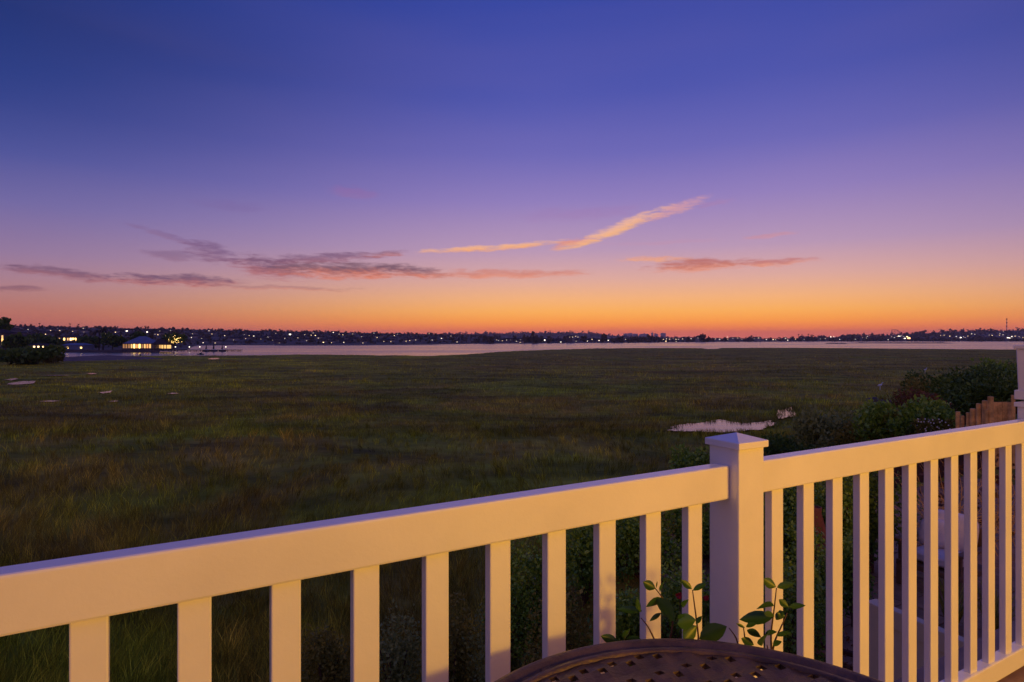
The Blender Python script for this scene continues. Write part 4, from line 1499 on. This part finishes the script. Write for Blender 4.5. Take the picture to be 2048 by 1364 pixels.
def small_house(px, py, land, strength, label, group):
    """a house whose lit window is seen at (px, py)"""
    p = land.hit(px, py + 1.2)
    if p is None:
        yy = land.sh(px) + (land.rd(px) - land.sh(px)) * random.uniform(0.05, 0.25)
        p = at(px, py, yy)
    p = at(px, py, p[1])
    g_ = land.z(px, p[1])
    zl = p[2] - g_
    if zl > 8.5:
        return lamp_post(px, py, p, g_, strength)
    h = max(3.4, zl + 1.2)
    kk = (round(h, 0), random.choice((0, 1, 2)))
    if kk not in HM:
        w_, d_ = ((9, 7), (12, 8), (7, 7))[kk[1]]
        wl, rf = house_mesh(w_, d_, kk[0], 1.7)
        a_ = wl.build('wall', random.choice(('house_wall', 'house_wall_dark')))
        b_ = rf.build('roof', 'house_roof')
        HM[kk] = (a_.data, b_.data, d_)
        bpy.data.objects.remove(a_)
        bpy.data.objects.remove(b_)
    wm, rm, dd = HM[kk]
    t = thing('hillside_house', (p[0], p[1] + dd / 2.0, g_ - 0.3), label, 'house', group)
    link('wall', wm, None, t)
    link('roof', rm, None, t)
    sz = p[1] / F * (0.75 + 0.85 * strength)
    mt = (random.choice(('light_warm', 'light_white', 'light_warm', 'light_mid', 'light_dim', 'light_mid', 'light_dim')) if strength < 1.2 else 'light_white') if strength < 3 else 'light_amber'
    z_ = min(zl + 0.3, kk[0] - sz * 0.4)
    MB().box((random.uniform(-.5, .5), -dd / 2.0 - 0.05, z_), (sz * random.uniform(.8, 1.6), 0.12, sz * random.uniform(.5, .9))).build('lit_window', mt, t)
    return t


def lamp_post(px, py, p, g_, strength):
    zone = 'the left hillside' if px < 985 else ('the far shore below the city' if px < 1420 else ('the far shore beside the palms' if px < 1700 else 'the far right shore'))
    t = thing('street_lamp', (p[0], p[1], g_ - 0.3), 'tall street lamp shining among the trees of ' + zone, 'lamp', 'street lamps on ' + zone)
    h = p[2] - g_ + 0.3
    MB().tube([(0, 0, 0), (0, 0, h)], [0.12, 0.08], 6).build('pole', 'black_metal', t)
    r_ = p[1] / F * (0.4 + 0.4 * strength)
    MB().lathe([(0, -r_ * .6), (r_ * .8, -r_ * .4), (r_, 0), (r_ * .6, r_ * .5), (0, r_ * .6)], 8, (0, 0, h)).build('lamp_head', random.choice(('light_white', 'light_warm')), t)
    return t


for lst, ox, oy, sc in ((L1, 0, 620, 4.096), (L2, 450, 620, 4.096), (L3, 900, 620, 4.096), (L5, 1200, 640, 4.096), (L6, 1650, 620, 5.146), (L4, 0, 0, 1.0)):
    for e in lst:
        px, py = ox + e[0] / sc, oy + e[1] / sc
        k = float(e[2]) if len(e) > 2 else random.uniform(0.15, 0.85) ** 1.3
        if px < 985:
            zone = next(z for lim, z in ((60, 'above the long low house at far left'), (125, 'above the long house and the porch house'), (200, 'above the boathouse'), (300, 'above the waterside restaurant'), (370, 'above the pavilion'), (490, 'above the pier'),
                                     (560, 'just past the end of the pier'), (640, 'left of the middle of the hillside'), (760, 'on the middle of the hillside'), (870, 'where the hillside slopes down'), (1100, 'at the low right end of the hillside')) if px < lim)
            small_house(px, py, left_hill, k, 'small lit house ' + zone + ' across the bay', 'lit houses ' + zone)
        elif py > 672.5 or px < 1640:
            zone = next(z for lim, z in ((1120, 'below the left of the bluff'), (1230, 'below the right of the bluff'), (1345, 'below the city towers'), (1420, 'left of the round far tree'), (1560, 'between the round far tree and the palms'), (1640, 'below the far palms'),
                                     (1760, 'behind the sand bars'), (1860, 'around the arched framework'), (1980, 'below the tower crane'), (2600, 'below the striped mast')) if px < lim)
            small_house(px, py, low_shore, k, 'small lit house on the far low shore ' + zone, 'lit houses on the far shore ' + zone)
        else:
            small_house(px, py, right_hill, k, 'small house with a lit window on the low hill at right', 'lit houses on the right hill')


# ------------------------------------------------------------------ waterside buildings on the left
def ext(name, px0, px1, py_top, py_base, y, label, cat='building', depth=10.0):
    """an Empty at the base centre of a building seen between the given pixels"""
    x0, _, zb = at(px0, py_base, y)
    x1, _, zt = at(px1, py_top, y)
    return thing(name, ((x0 + x1) / 2, y, zb), label, cat), x1 - x0, zt - zb


def hip(m, w, d, z, h, e=0.6, ridge=0.35):
    m.add([(-w / 2 - e, -e, z), (w / 2 + e, -e, z), (w / 2 + e, d + e, z), (-w / 2 - e, d + e, z), (-w / 2 * ridge, d / 2, z + h), (w / 2 * ridge, d / 2, z + h)],
          [(0, 1, 5, 4), (1, 2, 5), (2, 3, 4, 5), (3, 0, 4), (3, 2, 1, 0)])
    return m


YQ = 326.0
t, w, h = ext('waterside_restaurant', 243, 301, 672, 703.5, YQ, 'waterside restaurant with glowing golden windows under a dark hip roof')
pz = h
MB().box((0, 7, 0.75), (w + 1.5, 15, 0.5)).build('platform', 'house_wall_dark', t)
for q in range(8):
    MB().tube([(-w / 2 + q * w / 7, 0.3, -1.0), (-w / 2 + q * w / 7, 0.3, 0.5)], 0.22, 8).build('pile', 'bark', t)
MB().box((0, 7.2, 1.4), (w, 13.6, 0.8)).build('lower_wall', 'house_wall_dark', t)
MB().box((0, 7.5, 3.2), (w * 0.96, 13, 2.8)).build('core_wall', 'house_wall', t)
for q in range(11):
    x_ = -w / 2 + (q + 0.5) * w / 11
    pn = MB().box((x_, 0.9, 3.05), (w / 11 * 0.72, 0.12, 2.15)).build('window', random.choice(('pane_gold', 'pane_dim', 'pane_amber', 'light_gold')), t)
for q in range(12):
    MB().box((-w / 2 + q * w / 11, 0.75, 3.0), (0.28, 0.3, 2.5)).build('mullion', 'house_wall_dark', t)
MB().box((0, 7, 4.35), (w + 1.6, 15, 0.3)).build('fascia', 'house_roof', t)
hip(MB(), w * 0.86, 12, 4.5, pz - 4.6, 0.3, 0.25).build('roof', 'blue_roof', t)
for (sx, z_) in ((0.30, 1.1),):
    MB().box((w * sx, 0.5, z_), (0.6, 0.15, 0.5)).build('lit_window', 'light_gold', t)

t, w, h = ext('pavilion', 303, 333, 676, 702, 330, 'open gold lit pavilion beside the waterside restaurant')
MB().box((0, 4, 0.9), (w, 8, 0.8)).build('platform', 'house_wall_dark', t)
for q in range(6):
    MB().box((-w / 2 + 0.3 + q * (w - 0.6) / 5, 0.5, 2.4), (0.25, 0.25, 2.4)).build('column', 'house_wall', t)
MB().box((0, 5, 2.3), (w * .9, 0.3, 1.9)).build('lit_wall', 'pane_gold', t)
MB().box((0, 4, 3.7), (w + 1, 8.5, 0.35)).build('eave', 'house_roof', t)
hip(MB(), w * .9, 7.5, 3.9, max(1.6, h - 4.0), 0.2, 0.4).build('roof', 'house_roof', t)

t, w, h = ext('boathouse', 122, 164, 687, 699, 336, 'blue grey boathouse on the left quay')
MB().box((0, 5, h * .36), (w, 10, h * .72)).build('wall', 'blue_roof', t)
hip(MB(), w, 10, h * .72, h * .35, 0.4, 0.7).build('roof', 'blue_roof', t)
for x_ in (-w * .18, w * .46):
    MB().box((x_, -0.06, h * .3), (0.9, 0.12, 0.8)).build('lit_window', 'light_gold', t)

t, w, h = ext('porch_house', 116, 152, 669, 684, 430, 'house with a yellow lit porch above the boathouse')
MB().box((0, 5, h * .3), (w, 10, h * .6)).build('wall', 'house_wall', t)
hip(MB(), w, 10, h * .6, h * .4, 0.8, 0.5).build('roof', 'house_roof', t)
for x_, s_ in ((-.42, .8), (-.15, 1.0), (0.05, .9), (.2, 1.0), (.33, 1.8), (.48, .8)):
    MB().box((w * x_, -0.06, h * .38), (1.0 * s_, 0.12, 1.7)).build('lit_window', random.choice(('light_gold', 'pane_gold', 'light_warm')), t)

t, w, h = ext('long_house', 54, 92, 687, 698, 330, 'low house with a row of small lit windows on the left quay')
MB().box((0, 4, h * .33), (w, 8, h * .66)).build('wall', 'house_wall_dark', t)
hip(MB(), w, 8, h * .66, h * .34, 0.5, 0.7).build('roof', 'house_roof', t)
for q, x_ in enumerate((-.4, -.28, -.12, .1, .36)):
    MB().box((w * x_, -0.06, h * .42), (0.9, 0.12, 0.8)).build('lit_window', 'light_warm', t)

t, w, h = ext('corner_house', -46, 7, 658, 706, 282, 'tall house with bright windows at the left edge')
MB().box((0, 4, h * .42), (w, 8, h * .84)).build('wall', 'house_wall_dark', t)
hip(MB(), w, 8, h * .84, h * .16, 0.4, 0.5).build('roof', 'house_roof', t)
for x_, z_ in ((.46, .62), (.32, .68), (.1, .62), (.46, .48)):
    MB().box((w * x_, -0.06, h * z_), (0.7, 0.12, 2.6)).build('lit_window', 'pane_gold', t)

# long quay wall along the left shore
qw = thing('quay_wall', (at(190, 700, 322)[0], 321.0, ZW), 'dark quay wall below the waterside buildings', 'wall')
MB().box((0, 0, 0.55), (70, 1.0, 1.4)).build('wall', 'house_wall_dark', qw)

# pier and boats
pr = thing('pier', (at(410, 700, 345)[0], 345.0, ZW), 'low dark pier reaching into the bay past the pavilion', 'pier')
MB().box((0, 0, 0.75), (42, 3.0, 0.35)).build('pier_deck', 'bark', pr)
for q in range(12):
    for s_ in (-1.2, 1.2):
        MB().tube([(-20 + q * 3.6, s_, -1.5), (-20 + q * 3.6, s_, 0.6)], 0.16, 6).build('pile', 'bark', pr)
for q, x_ in enumerate((-17, -9, -3, 12)):
    lmp = thing('pier_lamp', (pr.location.x + x_, 345.0, ZW + 0.925), 'bright lamp post standing on the pier', 'lamp', 'lamps along the pier')
    MB().tube([(0, 0, 0), (0, 0, 1.5)], 0.06, 6).build('pole', 'black_metal', lmp)
    MB().lathe([(0, 1.4), (0.26, 1.5), (0.26, 1.8), (0, 1.9)], 8).build('lamp_head', 'light_white', lmp)

for (px, hh, lab) in [(413, 4.6, 'dark sailboat with furled sail, leftmost beside the pier'), (428, 6.0, 'dark sailboat with the tallest mast beside the pier'), (445, 4.6, 'dark sailboat with furled sail, rightmost beside the pier')]:
    x_ = at(px, 700, 341)[0]
    bt = thing('sailboat', (x_, 341.0, ZW - 0.15), lab, 'boat', 'sailboats at the pier')
    hull = MB()
    for s_, zz, kx in ((0, 0, 0.75), (1, 1.0, 1.0)):
        hull.v += [(-2.6 * kx, 0, zz), (-1.6 * kx, -0.9 * kx, zz), (1.4 * kx, -0.9 * kx, zz), (2.4 * kx, 0, zz), (1.4 * kx, 0.9 * kx, zz), (-1.6 * kx, 0.9 * kx, zz)]
    hull.f += [(k, (k + 1) % 6, 6 + (k + 1) % 6, 6 + k) for k in range(6)] + [(5, 4, 3, 2, 1, 0), (6, 7, 8, 9, 10, 11)]
    hull.build('hull', 'dark_boat', bt)
    MB().box((0.2, 0, 1.25), (1.8, 1.0, 0.5), taper=.8).build('cabin', 'pale_paint', bt)
    MB().tube([(-.3, 0, 1.0), (-.3, 0, hh)], [0.07, 0.04], 6).build('mast', 'dark_boat', bt)
    MB().tube([(-.3, 0, 1.6), (-.1, 0, hh * .55), (-.28, 0, hh * .92)], [0.50, 0.34, 0.06], 8).build('furled_sail', 'dark_boat', bt)

rb = thing('rowing_boat', on_z(401, 709.5, ZW - 0.1), 'small dark open boat out on the bay near the marsh edge', 'boat')
hull = MB()
for zz, kx in ((0, 0.8), (0.45, 1.0)):
    hull.v += [(-1.8 * kx, 0, zz + .12), (-1.0 * kx, -0.6 * kx, zz), (1.2 * kx, -0.6 * kx, zz), (1.8 * kx, 0, zz + .12), (1.2 * kx, 0.6 * kx, zz), (-1.0 * kx, 0.6 * kx, zz)]
hull.f += [(k, (k + 1) % 6, 6 + (k + 1) % 6, 6 + k) for k in range(6)] + [(5, 4, 3, 2, 1, 0), (6, 7, 8, 9, 10, 11)]
hull.build('hull', 'dark_boat', rb)
MB().box((0.1, 0, 0.72), (1.1, 0.7, 0.5), taper=.7).build('cuddy', 'dark_boat', rb)
MB().tube([(0.5, 0, .5), (0.6, 0, 1.5)], 0.05, 6).build('pole', 'dark_boat', rb)

mp_ = on_z(280, 712.5, ZW)
mk = MB().tube([(0, 0, -0.8), (0, 0, 0.9), (0, 0, 1.0)], [0.22, 0.22, 0.14], 8).build('mooring_pile', 'bark', loc=mp_)
tag(mk, 'lone dark mooring pile at the marsh edge on the left', 'pile')


# ------------------------------------------------------------------ single trees
def tree(name, px, py_top, py_base, y, w_px, label, mat='dark_leaf', n=1600, trunk_h=0.35, leaf_px=3.0, group=None):
    x_, _, zb = at(px, py_base, y)
    zt = at(px, py_top, y)[2]
    h = zt - zb
    t = thing(name, (x_, y, zb), label, 'tree', group)
    ch_ = h * (1 - trunk_h)
    rx = w_px / 2 / F * y
    pts = crown_points(n, rx, rx, ch_ / 2, 8)
    pts[:, 2] = pts[:, 2] * ch_ / max(.1, np.percentile(pts[:, 2], 98)) + h * trunk_h
    v, f = leaf_faces(pts, leaf_px / F * y, 0.2)
    link('crown', mesh_np('crown', v, f, RNG.uniform(0, 1, n)), mat, t)
    m = MB().tube([(0, 0, -0.3), (0.1, 0, h * trunk_h), (0, 0.1, h * .8)], [h * .035, h * .026, h * .008], 8)
    for q in range(5):
        a_ = random.uniform(0, 6.28)
        m.tube([(0.05, 0, h * (trunk_h + .05 * q)), (math.cos(a_) * rx * .6, math.sin(a_) * rx * .6, h * (trunk_h + .15 + .08 * q))], [h * .014, h * .005], 6)
    m.build('trunk', 'bark', t)
    return t


def palm(px, py_top, py_base, y, label, group):
    x_, _, zb = at(px, py_base, y)
    h = at(px, py_top, y)[2] - zb
    t = thing('palm_tree', (x_, y, zb), label, 'tree', group)
    MB().tube([(0, 0, -.3), (0.15, 0, h * .5), (0, 0, h * .88)], [h * .03, h * .022, h * .02], 8).build('trunk', 'bark', t)
    m = MB()
    R_ = h * .22
    for q in range(18):
        a_ = random.uniform(0, 6.28)
        u_ = random.uniform(-.2, .9)
        c_, s_ = math.cos(a_), math.sin(a_)
        w_ = R_ * .16
        pts = [(0, h * .88), (R_ * .5, h * .88 + R_ * (u_ * .5 + .2)), (R_, h * .88 + R_ * (u_ - .35))]
        vs = []
        for i, (r_, z_) in enumerate(pts):
            ww = w_ * (0.5, 1, .1)[i]
            vs += [(r_ * c_ - s_ * ww, r_ * s_ + c_ * ww, z_), (r_ * c_ + s_ * ww, r_ * s_ - c_ * ww, z_)]
        m.add(vs, [(0, 1, 3, 2), (2, 3, 5, 4)])
    o = m.build('fronds', 'far_leaf', t)
    return t


tree('edge_tree', 2, 644, 704, 296, 30, 'tall dark tree at the left edge above the bushes', n=2200, trunk_h=.2, leaf_px=6)
tree('shore_tree', 30, 676, 705, 278, 36, 'dark round tree beside the house at the left edge', n=1800, trunk_h=.15, leaf_px=6)
tree('shore_tree', 225, 670, 702, 345, 42, 'dark tree left of the waterside restaurant', n=1500, trunk_h=.25, leaf_px=4)
tree('shore_tree', 65, 672, 700, 350, 60, 'broad dark tree behind the long low house', n=1500, trunk_h=.2, leaf_px=4)
tree('shore_tree', 175, 676, 702, 350, 40, 'dark tree right of the boathouse', n=1300, trunk_h=.25, leaf_px=4)
tree('shore_tree', 104, 680, 700, 355, 40, 'dark tree between the long house and the boathouse', n=1300, trunk_h=.2, leaf_px=4)
tree('shore_tree', 278, 667, 702, 360, 34, 'dark tree rising behind the restaurant roof', n=1200, trunk_h=.25, leaf_px=4)
for px, top, lab in [(198, 660, 'palm tree left of the dark shore tree'), (206, 657, 'tallest palm tree left of the restaurant'), (304, 664, 'palm tree between the restaurant and the pavilion')]:
    palm(px, top, 702, 350, lab, 'palms on the left quay')
for px, top, base, od in [(62, 648, 656, 'second'), (79, 646, 656, 'third'), (140, 647, 657, 'fourth'), (157, 648, 657, 'rightmost'), (43, 649, 656, 'leftmost')]:
    palm(px, top, base + 3, 1240, od + ' small palm silhouetted on the left hill skyline', 'skyline palms on the left hill')
for px, top, od in [(1597, 668, 'leftmost'), (1604, 669, 'second'), (1617, 667.5, 'third'), (1623, 669, 'rightmost')]:
    palm(px, top, 680, 1700, od + ' small palm silhouetted over the far right shore', 'palms on the far right shore')
tree('shore_tree', 1404, 671, 681, 1280, 16, 'round dark tree standing above the far tree belt', mat='far_leaf', n=400, trunk_h=.2, leaf_px=3)

lt = tree('lit_tree', 347, 668, 700, 338, 30, 'tree hung with golden lights beside the pavilion', n=900, trunk_h=.3, leaf_px=3.5)
m = MB()
h_ = at(0, 668, 338)[2] - at(0, 700, 338)[2]
for q in range(90):
    p = crown_points(1, 4.2, 4.2, h_ * .3, 3, .9)[0] + np.array([0, -1.0, h_ * .35])
    m.box((p[0], p[1], min(p[2], h_)), (.22, .22, .22))
m.build('string_lights', 'light_gold', lt)

# bushes and sand bank at the lower left
for (px, top, base, yy, wpx, n, mt, lab) in [(70, 697, 728, 166, 84, 3400, 'dark_leaf', 'big dark bush at the left end of the marsh'), (18, 705, 728, 164, 62, 2400, 'dark_leaf', 'dark bush at the left edge next to the big bush'),
                                         (100, 703, 722, 176, 44, 1600, 'dry_leaf', 'smaller brown bush right of the big bush')]:
    x_ = (px - CX) / F * yy
    shrub('marsh_bush', (x_, yy, ZM - 0.1), wpx / 2 / F * yy, wpx / 2 / F * yy, (base - top) / F * yy, n, 6.0 / F * yy, mt, lab, 'bush', 'bushes at the left marsh edge', lumps=9)
sb = MB()
cc = on_z(120, 719, ZM)
ring = [(cc[0] - 8, cc[1] - 10), (cc[0] + 6, cc[1] - 14), (cc[0] + 22, cc[1] - 8), (cc[0] + 30, cc[1] + 10), (cc[0] + 14, cc[1] + 30), (cc[0] - 2, cc[1] + 38), (cc[0] - 16, cc[1] + 20)]
nv = len(ring)
sb.add([(x_, y_, ZM - .2) for x_, y_ in ring] + [(cc[0] + (x_ - cc[0]) * .6, cc[1] + 8 + (y_ - cc[1] - 8) * .6, ZM + .55 + .25 * math.sin(3 * i)) for i, (x_, y_) in enumerate(ring)] + [(cc[0] + 4, cc[1] + 9, ZM + 1.0)],
       [(i, (i + 1) % nv, nv + (i + 1) % nv, nv + i) for i in range(nv)] + [(nv + i, nv + (i + 1) % nv, 2 * nv) for i in range(nv)])
o = sb.build('sand_bank', 'sand', smooth=True)
tag(o, kind='structure')

# sand bars in the bay
for (x0, x1, py, yy, wd) in [(1655, 1690, 686.6, 860, 26), (1692, 1912, 685.6, 960, 30)]:
    a_, b_ = at(x0, py, yy)[0], at(x1, py, yy)[0]
    m = MB()
    nseg = 24
    vs = []
    for i in range(nseg):
        t = 2 * math.pi * i / nseg
        vs.append(((a_ + b_) / 2 + (b_ - a_) / 2 * math.cos(t), yy + wd * math.sin(t), ZW - .2))
    vs2 = [((a_ + b_) / 2 + (p[0] - (a_ + b_) / 2) * .8, yy + (p[1] - yy) * .5, ZW + .9 + .3 * math.sin(i * 2.1)) for i, p in enumerate(vs)]
    m.add(vs + vs2, [(i, (i + 1) % nseg, nseg + (i + 1) % nseg, nseg + i) for i in range(nseg)] + [tuple(range(nseg, 2 * nseg))])
    o = m.build('sand_bar', 'hill_soil', smooth=True)
    tag(o, kind='structure')

# ------------------------------------------------------------------ skyline
CITY = [(1247, 1255, 667), (1256, 1266, 666.5), (1267, 1278, 667.5), (1279, 1287, 668), (1288, 1292, 667), (1293, 1298, 668), (1303, 1307, 665.5), (1310, 1314, 667), (1315, 1318, 668), (1322, 1327, 666), (1327, 1333, 666.5)]
YC = 9000.0
for i, (x0, x1, tp) in enumerate(CITY):
    x_ = at((x0 + x1) / 2, 677, YC)[0]
    w_ = (x1 - x0) / F * YC * .92
    h_ = at(0, tp, YC)[2] - ZW
    t = thing('high_rise', (x_, YC + 30 * (i % 3), ZW), ('leftmost', 'second', 'third', 'fourth', 'fifth', 'sixth', 'seventh', 'eighth', 'ninth', 'tenth', 'rightmost')[i] + ' hazy high-rise from the left in the distant city skyline', 'building', 'city skyline towers')
    MB().box((0, 15, h_ / 2), (w_, 30, h_)).build('shaft', 'tower_pale', t)
    MB().box((w_ * .1, 15, h_ + 2), (w_ * .5, 14, 4)).build('roof_plant', 'tower_pale', t)
ct = MB().box((0, 0, 8), (1800, 80, 30)).build('city_land', 'hill_soil', loc=(at(1290, 677, YC)[0], YC + 120, ZW))
tag(ct, kind='structure')

# striped mast on the right hill
ym = 2750.0
x_, _, zt = at(2013.5, 636.5, ym)
zb = right_hill.zr(2013.5) - 2
t = thing('radio_mast', (x_, ym, zb), 'red and white striped radio mast on the right skyline', 'mast')
H = zt - zb
for q in range(7):
    r0 = 1.7 - q * 0.12
    MB().tube([(0, 0, H * q / 7), (0, 0, H * (q + 1) / 7)], [r0, r0 - .12], 8).build('section', 'tower_red' if q % 2 == 0 else 'tower_white', t)
for q in (2, 4, 6):
    MB().lathe([(1.2, H * q / 7 + 2), (2.7, H * q / 7 + 2), (2.7, H * q / 7 + 7), (1.2, H * q / 7 + 7)], 10).build('antenna_drum', 'tower_red', t)
# roller coaster like dome frame
yd = 2250.0
x_, _, zb = at(1792, 677, yd)
t = thing('arched_frame', (x_, yd, ZW), 'hazy arched framework rising over the far shore lights', 'structure')
h_ = at(0, 659.5, yd)[2] - ZW
wd = 15 / F * yd
MB().tube([(-wd * .55, 0, 0), (-wd * .55, 0, h_)], 0.9, 6).build('upright', 'tower_pale', t)
m = [(-wd * .55, 0, h_)] + [(-wd * .1 + wd * .6 * math.sin(a_), 0, h_ * .62 + h_ * .38 * math.cos(a_)) for a_ in np.linspace(0, 1.9, 8)] + [(wd * .55, 0, 0)]
MB().tube(m, 0.9, 6).build('arch', 'tower_pale', t)
for q in range(6):
    x0 = -wd * .5 + q * wd * .19
    MB().tube([(x0, 0, 0), (x0 + wd * .1, 0, h_ * .94), ], 0.45, 5).build('brace', 'tower_pale', t)
# crane
x_, _, _ = at(1881, 677, 2400)
t = thing('tower_crane', (x_, 2400.0, ZW), 'thin tower crane above the right hill trees', 'crane')
h_ = at(0, 657.5, 2400)[2] - ZW
MB().tube([(0, 0, 0), (0, 0, h_)], 0.5, 5).build('crane_mast', 'tower_pale', t)
MB().box((-1, 0, h_ * .97), (18, .9, 0.9)).build('jib', 'tower_pale', t)

# white birds
for (px, py, lab) in [(1850, 744, 'small white bird standing far out on the right marsh'), (1760, 776, 'small white bird standing near the slope bushes')]:
    p = on_z(px, py, ZM + 0.15)
    t = thing('white_bird', (p[0], p[1], float(ground(p[0], p[1]))), lab, 'bird', 'white birds on the marsh')
    m = MB().tube([(-.32, 0, .62), (-.2, 0, .68), (.05, 0, .72), (.22, 0, .78), (.28, 0, .98), (.33, 0, 1.08), (.40, 0, 1.07), (.52, 0, 1.05)], [.02, .10, .15, .09, .035, .045, .035, .008], 8)
    for s_ in (-.05, .05):
        m.tube([(0, s_, .65), (0.02, s_, .32), (0, s_, -.1)], .018, 5)
    m.build('body', 'feather', t, smooth=True)

# ------------------------------------------------------------------ haze
hz_ = MB().box((0, 4600, 52), (25000, 10000, 126)).build('haze', None)
m = bpy.data.materials.new('haze')
m.use_nodes = True
m.node_tree.nodes.clear()
pv_ = m.node_tree.nodes.new('ShaderNodeVolumePrincipled')
pv_.inputs['Color'].default_value = (0.94, 0.84, 0.82, 1)
pv_.inputs['Density'].default_value = 8.5e-5
pv_.inputs['Anisotropy'].default_value = 0.45
mo = m.node_tree.nodes.new('ShaderNodeOutputMaterial')
m.node_tree.links.new(pv_.outputs[0], mo.inputs['Volume'])
hz_.data.materials.append(m)
tag(hz_, 'thin dusk haze over the bay', 'haze', kind='stuff')
